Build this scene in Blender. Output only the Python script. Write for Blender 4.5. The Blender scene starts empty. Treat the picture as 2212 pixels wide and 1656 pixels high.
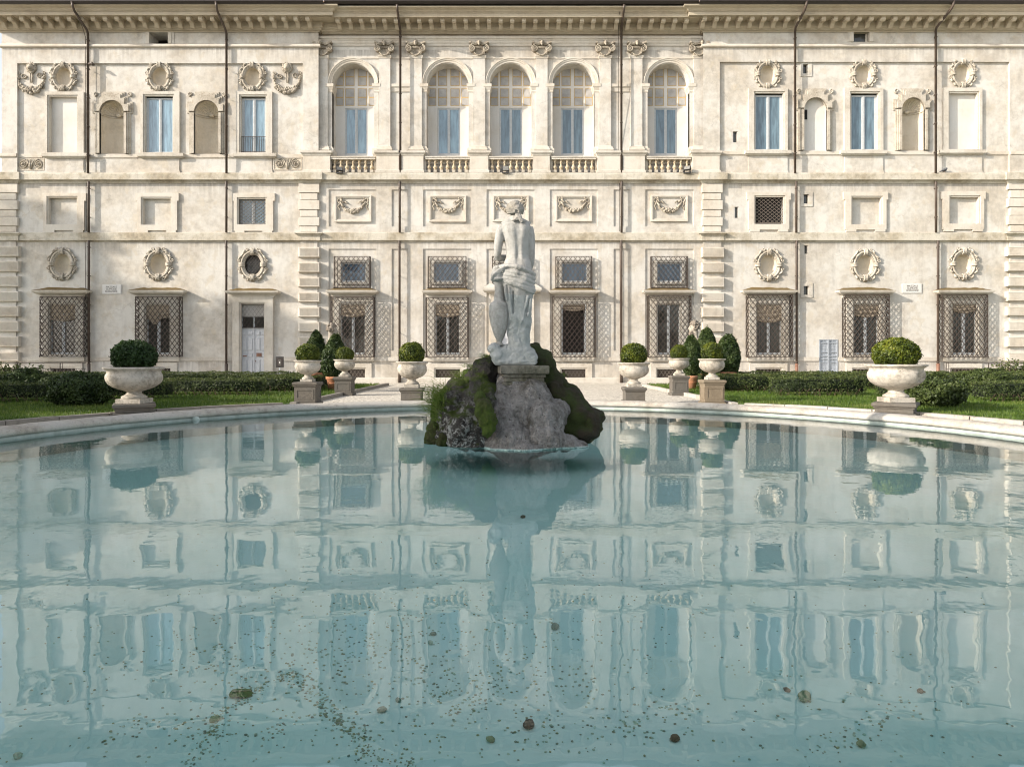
import bpy, bmesh, math, random
import numpy as np
from mathutils import Vector, noise
random.seed(7); np.random.seed(7)
S = bpy.context.scene
COL = S.collection
# ------------------------------------------------------------------ camera, sky, sun, exposure
F, YF, HC, CX, HY = 1475.0, 36.875, 1.3625, 1106.0, 772.0
cam = bpy.data.objects.new('camera', bpy.data.cameras.new('camera')); COL.objects.link(cam); S.camera = cam
cam.location = (0, 0, HC); cam.rotation_euler = (math.radians(90), 0, 0)
cam.data.sensor_width = 36; cam.data.lens = 36*F/2212.0
cam.data.shift_y = -56/2212.0; cam.data.clip_end = 3000; cam.data.clip_start = 0.05
SUNV = Vector((2.4, 1.0, -1.08)).normalized()          # the way the light travels
el = math.asin(-SUNV.z); rot = math.atan2(-SUNV.x, -SUNV.y)
W = bpy.data.worlds.new('World'); S.world = W; W.use_nodes = True
nt = W.node_tree; sky = nt.nodes.new('ShaderNodeTexSky'); sky.sky_type = 'NISHITA'; sky.sun_disc = False
sky.sun_elevation = el; sky.sun_rotation = rot; sky.air_density = 1.0; sky.dust_density = 1.6
hs = nt.nodes.new('ShaderNodeHueSaturation'); hs.inputs['Saturation'].default_value = .36; nt.links.new(sky.outputs[0], hs.inputs['Color'])
bg = nt.nodes['Background']; nt.links.new(hs.outputs[0], bg.inputs[0]); bg.inputs[1].default_value = 0.15
sun = bpy.data.objects.new('sun', bpy.data.lights.new('sun', 'SUN')); COL.objects.link(sun)
sun.data.energy = 3.45; sun.data.angle = math.radians(0.55); sun.data.color = (1.0, 0.905, 0.78)
sun.rotation_euler = SUNV.to_track_quat('-Z', 'Y').to_euler()
S.view_settings.view_transform = 'Standard'; S.view_settings.look = 'None'
S.view_settings.exposure = 0.98; S.view_settings.gamma = 1.0
S.render.engine = 'CYCLES'; S.cycles.filter_width = 1.1; S.cycles.max_bounces = 8; S.cycles.transparent_max_bounces = 12

# ------------------------------------------------------------------ material helpers
def newmat(name):
    m = bpy.data.materials.new(name); m.use_nodes = True
    t = m.node_tree; b = t.nodes['Principled BSDF']; return m, t, b
def N(t, typ, **kw):
    n = t.nodes.new(typ)
    for k, v in kw.items():
        if k.startswith('i_'):
            key = k[2:]; key = int(key) if key.isdigit() else key
            n.inputs[key].default_value = v
        else: setattr(n, k, v)
    return n
def pos(t, scale=(1, 1, 1)):
    g = N(t, 'ShaderNodeNewGeometry'); mp = N(t, 'ShaderNodeMapping'); mp.inputs['Scale'].default_value = scale
    t.links.new(g.outputs['Position'], mp.inputs[0]); return mp.outputs[0]
def noi(t, vec, sc, det=6, rough=.6):
    n = N(t, 'ShaderNodeTexNoise'); n.inputs['Scale'].default_value = sc; n.inputs['Detail'].default_value = det
    n.inputs['Roughness'].default_value = rough; t.links.new(vec, n.inputs['Vector']); return n.outputs[0]
def ramp(t, fac, a, b, ca=(0, 0, 0, 1), cb=(1, 1, 1, 1)):
    r = N(t, 'ShaderNodeValToRGB'); r.color_ramp.elements[0].position = a; r.color_ramp.elements[1].position = b
    r.color_ramp.elements[0].color = ca; r.color_ramp.elements[1].color = cb
    t.links.new(fac, r.inputs[0]); return r.outputs[0]
def mix(t, fac, a, b, mode='MIX'):
    m = N(t, 'ShaderNodeMix', data_type='RGBA', blend_type=mode)
    for s, v in ((0, fac), (6, a), (7, b)):
        if isinstance(v, (int, float)): m.inputs[s].default_value = v
        elif isinstance(v, tuple): m.inputs[s].default_value = v if len(v) == 4 else v+(1,)
        else: t.links.new(v, m.inputs[s])
    return m.outputs[2]
def mul(t, a, b, op='MULTIPLY'):
    m = N(t, 'ShaderNodeMath', operation=op)
    for s, v in ((0, a), (1, b)):
        if isinstance(v, (int, float)): m.inputs[s].default_value = v
        else: t.links.new(v, m.inputs[s])
    return m.outputs[0]
def bump(t, b, h, strength=.3, dist=.02):
    n = N(t, 'ShaderNodeBump'); n.inputs['Strength'].default_value = strength; n.inputs['Distance'].default_value = dist
    t.links.new(h, n.inputs['Height']); t.links.new(n.outputs[0], b.inputs['Normal']); return n
def stone(name, base, dark, warm=None, amt=.55, sc=1.0, pits=0.0, rough=.9, bs=.35, bd=.015, streak=.5, lo=.48, hi=.72, drip=()):
    """weathered plaster or stone: mottling, vertical run-off streaks, fine grain, optional travertine pits"""
    m, t, b = newmat(name); p = pos(t); ps = pos(t, (1, 1, .16))
    big = noi(t, p, .55*sc, 5, .6); mid = noi(t, p, 3.2*sc, 8, .68); fine = noi(t, p, 26*sc, 5, .7); st = noi(t, ps, 2.6*sc, 7, .7)
    c = mix(t, ramp(t, mid, .35, .7), base, tuple(min(1, x*1.09) for x in base))
    if warm: c = mix(t, ramp(t, big, .42, .66), c, warm)
    f1 = ramp(t, mul(t, mul(t, mid, .55), mul(t, big, .45), 'ADD'), lo, hi)
    c = mix(t, mul(t, f1, amt), c, dark)
    c = mix(t, mul(t, ramp(t, st, .52, .78), streak), c, dark)
    c = mix(t, mul(t, ramp(t, fine, .5, .75), .22), c, tuple(x*.6 for x in base))
    if drip:
        wv = N(t, 'ShaderNodeVectorMath', operation='ADD'); nn_ = N(t, 'ShaderNodeTexNoise'); nn_.inputs['Scale'].default_value = 2.2; nn_.inputs['Detail'].default_value = 4; t.links.new(p, nn_.inputs['Vector']); t.links.new(p, wv.inputs[0]); t.links.new(nn_.outputs['Color'], wv.inputs[1])
        vc = N(t, 'ShaderNodeTexVoronoi', feature='DISTANCE_TO_EDGE'); vc.inputs['Scale'].default_value = .42; t.links.new(wv.outputs[0], vc.inputs['Vector'])
        ck = mul(t, ramp(t, vc.outputs['Distance'], .0, .012, (1, 1, 1, 1), (0, 0, 0, 1)), ramp(t, noi(t, p, .8, 3, .5), .5, .58)); c = mix(t, mul(t, ck, .45), c, dark)
        pt = ramp(t, noi(t, p, 1.05, 3, .45), .57, .585); c = mix(t, mul(t, pt, .22), c, tuple(min(1, x*1.2) for x in base))
        pt = ramp(t, noi(t, pos(t, (1.3, 1, 1.1)), 1.7, 4, .55), .60, .63); c = mix(t, mul(t, pt, .30), c, (base[0]*.86, base[1]*.76, base[2]*.6))
    if drip:                       # rain dirt running down from each ledge
        g = N(t, 'ShaderNodeNewGeometry'); sp = N(t, 'ShaderNodeSeparateXYZ'); t.links.new(g.outputs['Position'], sp.inputs[0])
        s2 = ramp(t, noi(t, pos(t, (1, 1, .06)), 4.5, 6, .7), .40, .62)
        for L_ in drip:
            mr = N(t, 'ShaderNodeMapRange'); mr.inputs[1].default_value = L_-1.15; mr.inputs[2].default_value = L_; t.links.new(sp.outputs[2], mr.inputs[0])
            lt = mul(t, sp.outputs[2], L_+.05, 'LESS_THAN'); c = mix(t, mul(t, mul(t, mul(t, mul(t, mr.outputs[0], mr.outputs[0]), lt), s2), .75), c, dark)
    h = mul(t, fine, .5); h = mul(t, h, mid, 'ADD')
    if pits:
        pt = noi(t, pos(t, (1, 1, 3.5)), 9*sc, 4, .7); pf = ramp(t, pt, .60, .66)
        c = mix(t, mul(t, pf, pits), c, tuple(x*.45 for x in dark)); h = mul(t, h, mul(t, pf, -1.5*pits), 'ADD')
    t.links.new(c, b.inputs['Base Color']); b.inputs['Roughness'].default_value = rough
    b.inputs['Specular IOR Level'].default_value = .25
    bump(t, b, h, bs, bd); return m
M = {}
M['plaster'] = stone('plaster', (.57, .545, .50), (.30, .27, .235), (.575, .515, .43), amt=.66, streak=.48, lo=.44, hi=.64, drip=(18.0, 10.78, 7.62, 1.17))
M['plaster_pale'] = stone('plaster_pale', (.63, .61, .58), (.42, .38, .33), (.64, .60, .54), amt=.35, streak=.25)
M['cornice'] = stone('cornice', (.47, .41, .315), (.26, .21, .155), (.47, .40, .30), amt=.5, streak=.35)
M['trav'] = stone('travertine', (.55, .515, .455), (.26, .225, .18), (.52, .465, .39), amt=.6, sc=1.4, pits=.5, streak=.4)
M['trim'] = stone('stucco_trim', (.57, .53, .465), (.29, .255, .21), (.58, .51, .42), amt=.6, streak=.35, sc=1.2)
M['ledge'] = stone('stained_ledge', (.54, .50, .425), (.20, .175, .135), (.47, .40, .29), amt=.75, sc=1.5, pits=.4, streak=.6, lo=.46, hi=.66)
M['orn'] = stone('ornament_stucco', (.45, .40, .325), (.14, .115, .09), (.46, .40, .32), amt=.8, sc=4, streak=.5, lo=.44, hi=.62)
M['cart'] = stone('cartouche_stucco', (.50, .455, .385), (.20, .17, .13), (.50, .44, .36), amt=.7, sc=4, streak=.45, lo=.44, hi=.64)
M['bowl'] = stone('niche_plaster', (.58, .52, .43), (.36, .32, .27), (.58, .50, .38), amt=.75, sc=2.2, streak=.5)
M['moss_top'] = stone('dry_moss', (.16, .115, .045), (.07, .06, .03), (.19, .12, .05), amt=.8, sc=8, streak=.1, bs=.9, bd=.04)
M['marble'] = stone('weathered_marble', (.40, .388, .365), (.15, .14, .125), (.39, .38, .35), amt=.75, sc=4.6, streak=.65, lo=.47, hi=.70, bs=.5, bd=.012)
M['chalk'] = stone('chalky_marble', (.42, .43, .415), (.17, .175, .16), (.35, .38, .365), amt=.5, sc=5, streak=.25, bs=.9, bd=.03)
M['urn'] = stone('urn_travertine', (.52, .475, .41), (.13, .12, .10), (.50, .44, .36), amt=.9, sc=3.0, pits=.8, streak=.6, bs=.6, bd=.012, lo=.44, hi=.66)
M['peperino'] = stone('grey_volcanic_stone', (.125, .115, .10), (.055, .05, .045), (.16, .14, .115), amt=.7, sc=3, streak=.4, bs=.7)
M['rim'] = stone('pool_rim_travertine', (.45, .42, .375), (.17, .15, .13), (.45, .40, .33), amt=.9, sc=2.4, pits=.6, streak=.2, bs=.6)
M['kerb'] = stone('dark_kerb_stone', (.22, .20, .175), (.06, .055, .05), (.30, .27, .22), amt=.7, sc=2.5, streak=.3)
M['terra'] = stone('terracotta', (.42, .19, .10), (.26, .13, .085), (.45, .24, .15), amt=.5, sc=4, streak=.3)
def flat(name, col, rough=.6, metal=0, spec=.5, var=.25, sc=8):
    m, t, b = newmat(name); n = noi(t, pos(t), sc, 5, .65)
    c = mix(t, ramp(t, n, .35, .7), tuple(x*(1-var) for x in col), tuple(min(1, x*(1+var*.4)) for x in col))
    t.links.new(c, b.inputs['Base Color']); b.inputs['Roughness'].default_value = rough
    b.inputs['Metallic'].default_value = metal; b.inputs['Specular IOR Level'].default_value = spec; return m
M['iron'] = flat('wrought_iron', (.060, .043, .033), .75)
M['ironlit'] = flat('sunlit_tone_ironwork', (.20, .17, .14), .7)  # paler copy of the iron: sunlight on the bars put into the colour
M['pipe'] = flat('brown_downpipe', (.085, .06, .045), .5, var=.4, sc=3)
M['gutter'] = flat('dark_gutter', (.035, .026, .022), .5)
M['wood'] = flat('grey_painted_wood', (.50, .52, .53), .6, var=.15)
M['door'] = flat('pale_grey_door_paint', (.55, .56, .58), .55, var=.12)
M['steel'] = flat('silvery_door_steel', (.40, .43, .47), .5, metal=.25, var=.2)
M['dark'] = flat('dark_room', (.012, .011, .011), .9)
M['paint'] = flat('painted_grey_panes', (.42, .405, .39), .9, var=.22, sc=3)
M['paintline'] = flat('painted_ochre_lines', (.50, .36, .17), .9)
M['curtain'] = stone('crumpled_blind', (.40, .33, .25), (.16, .13, .10), amt=.5, sc=5, bs=.9, bd=.05)
M['text'] = flat('cut_letters', (.12, .11, .10), .9)
M['plaque'] = stone('plaque_marble', (.62, .60, .57), (.42, .39, .35), amt=.3, sc=4, streak=.3, bs=.1)
M['lamp'] = flat('floodlight_metal', (.045, .043, .04), .45)
M['lampglass'] = flat('floodlight_glass', (.25, .24, .22), .15)
M['bird'] = flat('pigeon_feathers', (.12, .125, .14), .7, var=.5, sc=30)
M['copper'] = flat('old_copper', (.22, .11, .07), .6)
M['tile'] = stone('roof_tiles', (.36, .24, .17), (.15, .11, .09), amt=.7, sc=4)
M['bark'] = stone('bark', (.16, .11, .08), (.06, .045, .035), amt=.7, sc=5, bs=1)
def glassmat(name, col, rough=.04, coat=1.0, spec=.9, bumpy=.12):
    m, t, b = newmat(name); n = noi(t, pos(t, (1, 1, .14)), 7, 4, .6)
    c = mix(t, ramp(t, n, .38, .62), tuple(x*.62 for x in col), tuple(x*1.08 for x in col))
    t.links.new(c, b.inputs['Base Color']); b.inputs['Roughness'].default_value = rough
    b.inputs['Specular IOR Level'].default_value = spec; b.inputs['IOR'].default_value = 1.6
    bump(t, b, noi(t, pos(t), .9, 2, .5), bumpy, .05); return m
M['glass_blue'] = glassmat('blue_curtained_glass', (.20, .31, .385))
M['glass_dusk'] = glassmat('dusky_curtained_glass', (.13, .20, .245))
M['glass_dark'] = glassmat('dark_glass', (.05, .05, .045), spec=.6)
M['glass_sky'] = glassmat('skylit_glass', (.07, .11, .16), spec=1.0)
def leafmat(name, cols, trans=.25):
    m, t, b = newmat(name); a = N(t, 'ShaderNodeAttribute', attribute_name='v')
    r = N(t, 'ShaderNodeValToRGB'); e = r.color_ramp.elements
    e[0].position = 0; e[0].color = cols[0]+(1,); e[1].position = 1; e[1].color = cols[-1]+(1,)
    for i, c in enumerate(cols[1:-1]): x = e.new((i+1)/(len(cols)-1)); x.color = c+(1,)
    t.links.new(a.outputs['Fac'], r.inputs[0]); t.links.new(r.outputs[0], b.inputs['Base Color'])
    b.inputs['Roughness'].default_value = .5; b.inputs['Specular IOR Level'].default_value = .35
    tr = N(t, 'ShaderNodeBsdfTranslucent'); t.links.new(r.outputs[0], tr.inputs[0])
    ms = N(t, 'ShaderNodeMixShader'); ms.inputs[0].default_value = trans
    t.links.new(b.outputs[0], ms.inputs[1]); t.links.new(tr.outputs[0], ms.inputs[2])
    t.links.new(ms.outputs[0], t.nodes['Material Output'].inputs[0]); return m
M['box'] = leafmat('box_leaves', [(.020, .030, .005), (.07, .10, .010), (.17, .19, .018), (.33, .32, .035)])
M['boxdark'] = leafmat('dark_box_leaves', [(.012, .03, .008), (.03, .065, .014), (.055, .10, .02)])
M['hedge'] = leafmat('hedge_leaves', [(.02, .032, .010), (.055, .08, .02), (.10, .13, .035), (.16, .15, .06)])
M['yew'] = leafmat('yew_leaves', [(.012, .028, .008), (.035, .060, .015), (.07, .105, .028), (.17, .20, .08)])
M['grass'] = leafmat('grass_blades', [(.035, .07, .008), (.075, .135, .014), (.13, .19, .03), (.22, .23, .07)], .35)
M['tree'] = leafmat('tree_leaves', [(.015, .03, .01), (.04, .07, .02), (.08, .11, .03)])
m, t, b = newmat('foliage_core'); b.inputs['Base Color'].default_value = (.012, .02, .006, 1); b.inputs['Roughness'].default_value = 1; M['core'] = m

# ------------------------------------------------------------------ mesh helpers
class MB:
    def __init__(s): s.v = []; s.f = []; s.m = []; s.mats = []; s.sm = []
    def mi(s, mat):
        if mat not in s.mats: s.mats.append(mat)
        return s.mats.index(mat)
    def add(s, vs, fs, mat='plaster', smooth=False):
        o = len(s.v); s.v += [tuple(v) for v in vs]; k = s.mi(mat)
        for f in fs: s.f.append(tuple(o+i for i in f)); s.m.append(k); s.sm.append(smooth)
    def box(s, x0, x1, y0, y1, z0, z1, mat='plaster', bev=0):
        if bev:
            b = bev; a = [(x0+b, y0+b, z0), (x1-b, y0+b, z0), (x1-b, y1-b, z0), (x0+b, y1-b, z0),
                 (x0, y0, z0+b), (x1, y0, z0+b), (x1, y1, z0+b), (x0, y1, z0+b), (x0, y0, z1-b), (x1, y0, z1-b), (x1, y1, z1-b), (x0, y1, z1-b),
                 (x0+b, y0+b, z1), (x1-b, y0+b, z1), (x1-b, y1-b, z1), (x0+b, y1-b, z1)]
            fs = [(3, 2, 1, 0), (12, 13, 14, 15)]
            for k in range(3):
                for i in range(4): j = (i+1) % 4; fs.append((4*k+i, 4*k+j, 4*k+4+j, 4*k+4+i))
            s.add(a, fs, mat); return
        s.add([(x0, y0, z0), (x1, y0, z0), (x1, y1, z0), (x0, y1, z0), (x0, y0, z1), (x1, y0, z1), (x1, y1, z1), (x0, y1, z1)],
              [(3, 2, 1, 0), (4, 5, 6, 7), (0, 1, 5, 4), (1, 2, 6, 5), (2, 3, 7, 6), (3, 0, 4, 7)], mat)
    def tube(s, pts, r, n=8, mat='orn', cap=True, smooth=True):
        pts = [Vector(p) for p in pts]; rs = r if isinstance(r, (list, tuple)) else [r]*len(pts)
        up = None; rings = []
        for i, p in enumerate(pts):
            d = (pts[min(i+1, len(pts)-1)]-pts[max(i-1, 0)])
            if d.length < 1e-9: d = Vector((0, 0, 1))
            d.normalize()
            if up is None: up = d.orthogonal().normalized()
            u = (up-d*up.dot(d)); u = u.normalized() if u.length > 1e-6 else d.orthogonal().normalized(); up = u; w = d.cross(u)
            rings.append([p+(u*math.cos(2*math.pi*k/n)+w*math.sin(2*math.pi*k/n))*rs[i] for k in range(n)])
        vs = [v for rg in rings for v in rg]; fs = []
        for i in range(len(rings)-1):
            for k in range(n): j = (k+1) % n; fs.append((i*n+k, i*n+j, i*n+n+j, i*n+n+k))
        if cap: fs.append(tuple(range(n))[::-1]); fs.append(tuple((len(rings)-1)*n+k for k in range(n)))
        s.add(vs, fs, mat, smooth)
    def lathe(s, prof, c, n=24, mat='urn', sx=1, sy=1, smooth=True, sq=False):
        vs = []; fs = []
        for (r, z) in prof:
            for k in range(n):
                a = 2*math.pi*k/n; vs.append((c[0]+r*math.cos(a)*sx, c[1]+r*math.sin(a)*sy, c[2]+z))
        for i in range(len(prof)-1):
            for k in range(n): j = (k+1) % n; fs.append((i*n+k, i*n+j, i*n+n+j, i*n+n+k))
        fs.append(tuple(range(n))[::-1]); fs.append(tuple((len(prof)-1)*n+k for k in range(n)))
        s.add(vs, fs, mat, smooth)
    def ball(s, c, r, mat='orn', nu=8, nv=6, jit=0):
        rx, ry, rz = r if isinstance(r, tuple) else (r, r, r); vs = [(c[0], c[1], c[2]-rz)]; fs = []
        for i in range(1, nv):
            ph = -math.pi/2+math.pi*i/nv
            for k in range(nu):
                a = 2*math.pi*k/nu; q = 1+random.uniform(-jit, jit)
                vs.append((c[0]+rx*q*math.cos(ph)*math.cos(a), c[1]+ry*q*math.cos(ph)*math.sin(a), c[2]+rz*q*math.sin(ph)))
        vs.append((c[0], c[1], c[2]+rz)); L = len(vs)-1
        for k in range(nu):
            j = (k+1) % nu; fs.append((0, 1+j, 1+k)); fs.append((L, L-nu+k, L-nu+j))
            for i in range(nv-2): a0 = 1+i*nu; fs.append((a0+k, a0+j, a0+nu+j, a0+nu+k))
        s.add(vs, fs, mat, True)
    def bar(s, a, b, r, mat='iron'):
        a = Vector(a); b = Vector(b); d = (b-a).normalized(); u = d.orthogonal().normalized()*r; w = d.cross(u)
        s.add([a+u, a+w, a-u, a-w, b+u, b+w, b-u, b-w], [(0, 1, 5, 4), (1, 2, 6, 5), (2, 3, 7, 6), (3, 0, 4, 7), (3, 2, 1, 0), (4, 5, 6, 7)], mat)
    def mould(s, X0, X1, p0, prof, mat='trim', back=None, yf=None):
        """moulding run: profile of (protrusion, z) with mitred returns at both ends"""
        yf = YF if yf is None else yf; back = (p0-.05) if back is None else back; vs = []; fs = []
        for (p, z) in prof:
            e = p-p0; vs += [(X0-e, yf-back, z), (X0-e, yf-p, z), (X1+e, yf-p, z), (X1+e, yf-back, z)]
        n = len(prof)
        for i in range(n-1):
            for k in range(3): fs.append((4*i+k, 4*i+k+1, 4*i+5+k, 4*i+4+k))
        fs.append((0, 3, 2, 1)); a = 4*(n-1); fs.append((a, a+1, a+2, a+3)); s.add(vs, fs, mat)
    def build(s, name, parent=None):
        me = bpy.data.meshes.new(name); me.from_pydata(s.v, [], s.f)
        for m_ in s.mats: me.materials.append(M[m_])
        me.polygons.foreach_set('material_index', s.m); me.polygons.foreach_set('use_smooth', s.sm); me.update()
        return link(name, me, parent)
def link(name, me, parent=None):
    o = bpy.data.objects.new(name, me); COL.objects.link(o)
    if parent is not None:
        o.parent = parent
        pl = parent
        off = Vector((0, 0, 0))
        while pl is not None: off += pl.location; pl = pl.parent
        o.location = -off            # meshes are written in world coordinates
    return o
def tag(o, label=None, cat=None, group=None, kind=None):
    if label: o['label'] = label
    if cat: o['category'] = cat
    if group: o['group'] = group
    if kind: o['kind'] = kind
    return o
def thing(name, label, cat, loc=(0, 0, 0), group=None):
    o = bpy.data.objects.new(name, None); COL.objects.link(o); o.location = loc; o.empty_display_size = .3
    return tag(o, label, cat, group)
def rehome(o, loc):
    """give a world-coordinate mesh object its origin at loc"""
    loc = Vector(loc); me = o.data
    co = np.empty(len(me.vertices)*3); me.vertices.foreach_get('co', co); co = co.reshape(-1, 3)-np.array(loc)
    me.vertices.foreach_set('co', co.ravel()); me.update(); o.location = o.location+loc; return o
def leaves(name, P, Nn, size, mat, core=None, elong=1.5, tilt=.7, parent=None, vbias=None):
    """many small leaf faces at points P facing roughly Nn"""
    P = np.asarray(P, float); Nn = np.asarray(Nn, float); n = len(P)
    Nn = Nn+np.random.normal(0, tilt, (n, 3)); Nn /= np.linalg.norm(Nn, axis=1)[:, None]
    r = np.random.normal(0, 1, (n, 3)); U = np.cross(Nn, r); U /= np.linalg.norm(U, axis=1)[:, None]; V = np.cross(Nn, U)
    sz = size*np.random.uniform(.6, 1.3, (n, 1)); U = U*sz*elong*.5; V = V*sz*.5
    vs = np.stack([P-U, P-V*.9+Nn*sz*.12, P+U, P+V*.9+Nn*sz*.12], 1).reshape(-1, 3)
    cv = []; cf = []
    if core: cv, cf = core
    me = bpy.data.meshes.new(name); base = len(vs)
    allv = np.vstack([vs, np.array(cv, float).reshape(-1, 3)]) if len(cv) else vs
    me.vertices.add(len(allv)); me.vertices.foreach_set('co', allv.ravel())
    loops = list(range(4*n)); starts = list(range(0, 4*n, 4)); tot = [4]*n
    for f in cf: starts.append(len(loops)); tot.append(len(f)); loops += [base+i for i in f]
    me.loops.add(len(loops)); me.loops.foreach_set('vertex_index', loops)
    me.polygons.add(len(starts)); me.polygons.foreach_set('loop_start', starts); me.polygons.foreach_set('loop_total', tot)
    me.materials.append(M[mat]); me.materials.append(M['core'])
    me.polygons.foreach_set('material_index', [0]*n+[1]*len(cf))
    me.update(calc_edges=True)
    a = me.attributes.new('v', 'FLOAT', 'FACE')
    v = np.clip(np.random.beta(2, 2.4, n)*.8+.08+np.array([.42*noise.fractal(Vector(q)*2.6, 1.0, 2.0, 3) for q in P]), 0, 1)
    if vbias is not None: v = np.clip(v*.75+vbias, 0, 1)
    a.data.foreach_set('value', np.concatenate([v, np.zeros(len(cf))]))
    return link(name, me, parent)
def nz(v, s=1.0): return noise.noise(Vector(v)*s)
def fbm(v, s=1.0, o=5): return noise.fractal(Vector(v)*s, 1.0, 2.0, o)
def evalmesh(mb, name, voxel, smooth=4, mats=None, sub=0):
    """fuse overlapping closed shapes into one continuous surface"""
    me = bpy.data.meshes.new('tmp'); me.from_pydata(mb.v, [], mb.f); me.update()
    bm_ = bmesh.new(); bm_.from_mesh(me); bmesh.ops.recalc_face_normals(bm_, faces=bm_.faces); bm_.to_mesh(me); bm_.free()
    o = bpy.data.objects.new('tmp', me); COL.objects.link(o)
    r = o.modifiers.new('r', 'REMESH'); r.mode = 'VOXEL'; r.voxel_size = voxel; r.use_smooth_shade = True
    if smooth: q = o.modifiers.new('s', 'SMOOTH'); q.iterations = smooth; q.factor = .5
    dg = bpy.context.evaluated_depsgraph_get(); out = bpy.data.meshes.new_from_object(o.evaluated_get(dg)); out.name = name
    bpy.data.objects.remove(o); bpy.data.meshes.remove(me)
    out.materials.clear()
    for k in (mats or ['marble']): out.materials.append(M[k])
    out.polygons.foreach_set('use_smooth', [True]*len(out.polygons)); return out
def displace(me, fn):
    me.update(); nrm = [v.normal.copy() for v in me.vertices]
    for v, n_ in zip(me.vertices, nrm): v.co = fn(v.co.copy(), n_)
    me.update()
# facade coordinates: where a point on the front at protrusion p stands, measured from the survey of the facade
def X(px, p=0): return (px-CX)/F*(YF-p)
def Z(py, p=0): return HC-(py-HY)/F*(YF-p)
def fbox(mb, x0, x1, y0, y1, p1, p0=-.02, mat='trim', bev=0):
    mb.box(X(x0, p1), X(x1, p1), YF-p1, YF-p0, Z(y1, p1), Z(y0, p1), mat, bev)
def relief(name, rects, parent):
    xs = sorted({round(v, 4) for r in rects for v in r[:2]}); zs = sorted({round(v, 4) for r in rects for v in r[2:4]})
    xi = {v: i for i, v in enumerate(xs)}; zi = {v: i for i, v in enumerate(zs)}
    nx, nz_ = len(xs)-1, len(zs)-1; P = np.full((nx, nz_), np.nan); K = np.zeros((nx, nz_), int); mb = MB(); names = []
    for (x0, x1, z0, z1, p, mt) in rects:
        if mt not in names: names.append(mt)
        a, b_, c, d = xi[round(x0, 4)], xi[round(x1, 4)], zi[round(z0, 4)], zi[round(z1, 4)]
        P[a:b_, c:d] = np.nan if p is None else p; K[a:b_, c:d] = names.index(mt)
    for i in range(nx):
        j = 0
        while j < nz_:
            if np.isnan(P[i, j]): j += 1; continue
            k = j
            while k+1 < nz_ and P[i, k+1] == P[i, j] and K[i, k+1] == K[i, j]: k += 1
            y = YF-P[i, j]; mb.add([(xs[i], y, zs[j]), (xs[i+1], y, zs[j]), (xs[i+1], y, zs[k+1]), (xs[i], y, zs[k+1])], [(0, 1, 2, 3)], names[K[i, j]])
            j = k+1
    for i in range(nx):
        for j in range(nz_):
            p = P[i, j]
            if np.isnan(p): continue
            if i+1 < nx and not np.isnan(P[i+1, j]) and P[i+1, j] != p:
                q = P[i+1, j]; kk = names[K[i, j] if p > q else K[i+1, j]]; x = xs[i+1]
                a, b_ = (YF-p, YF-q); mb.add([(x, a, zs[j]), (x, b_, zs[j]), (x, b_, zs[j+1]), (x, a, zs[j+1])], [(0, 1, 2, 3)], kk)
            if j+1 < nz_ and not np.isnan(P[i, j+1]) and P[i, j+1] != p:
                q = P[i, j+1]; kk = names[K[i, j] if p > q else K[i, j+1]]; z = zs[j+1]
                mb.add([(xs[i], YF-p, z), (xs[i+1], YF-p, z), (xs[i+1], YF-q, z), (xs[i], YF-q, z)], [(0, 1, 2, 3)], kk)
    return mb.build(name, parent)
# ------------------------------------------------------------------ the palace: walls
pal = thing('palace', 'long cream stucco palace front with arched loggia windows and dark downpipes behind the pool', 'palace', (0, YF, 0))
def R(x0, x1, y0, y1, p, mat='plaster', pm=0): return (X(x0, pm), X(x1, pm), Z(y1, pm), Z(y0, pm), p, mat)
GB = 838.0                      # wall foot, a little below the gravel
HOLE = []                       # openings cut out of the lower walls: x0,x1,y0,y1,depth,material
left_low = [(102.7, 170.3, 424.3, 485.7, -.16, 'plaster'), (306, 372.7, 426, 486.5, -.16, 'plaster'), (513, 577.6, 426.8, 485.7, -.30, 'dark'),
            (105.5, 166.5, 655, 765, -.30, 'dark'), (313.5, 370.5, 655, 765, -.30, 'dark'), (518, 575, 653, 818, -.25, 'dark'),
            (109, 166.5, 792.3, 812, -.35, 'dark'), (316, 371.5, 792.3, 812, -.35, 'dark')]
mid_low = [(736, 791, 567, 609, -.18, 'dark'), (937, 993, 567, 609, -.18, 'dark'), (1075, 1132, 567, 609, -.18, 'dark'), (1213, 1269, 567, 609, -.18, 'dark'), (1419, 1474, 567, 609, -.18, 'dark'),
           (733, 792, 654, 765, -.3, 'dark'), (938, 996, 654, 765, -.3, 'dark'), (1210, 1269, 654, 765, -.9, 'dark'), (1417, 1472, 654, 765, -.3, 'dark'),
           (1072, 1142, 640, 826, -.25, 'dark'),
           (737, 791.6, 793.6, 816, -.35, 'dark'), (938, 997, 794, 816.7, -.35, 'dark'), (1210, 1268, 794, 816.7, -.35, 'dark'), (1416.5, 1470, 794, 816.7, -.35, 'dark')]
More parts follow.
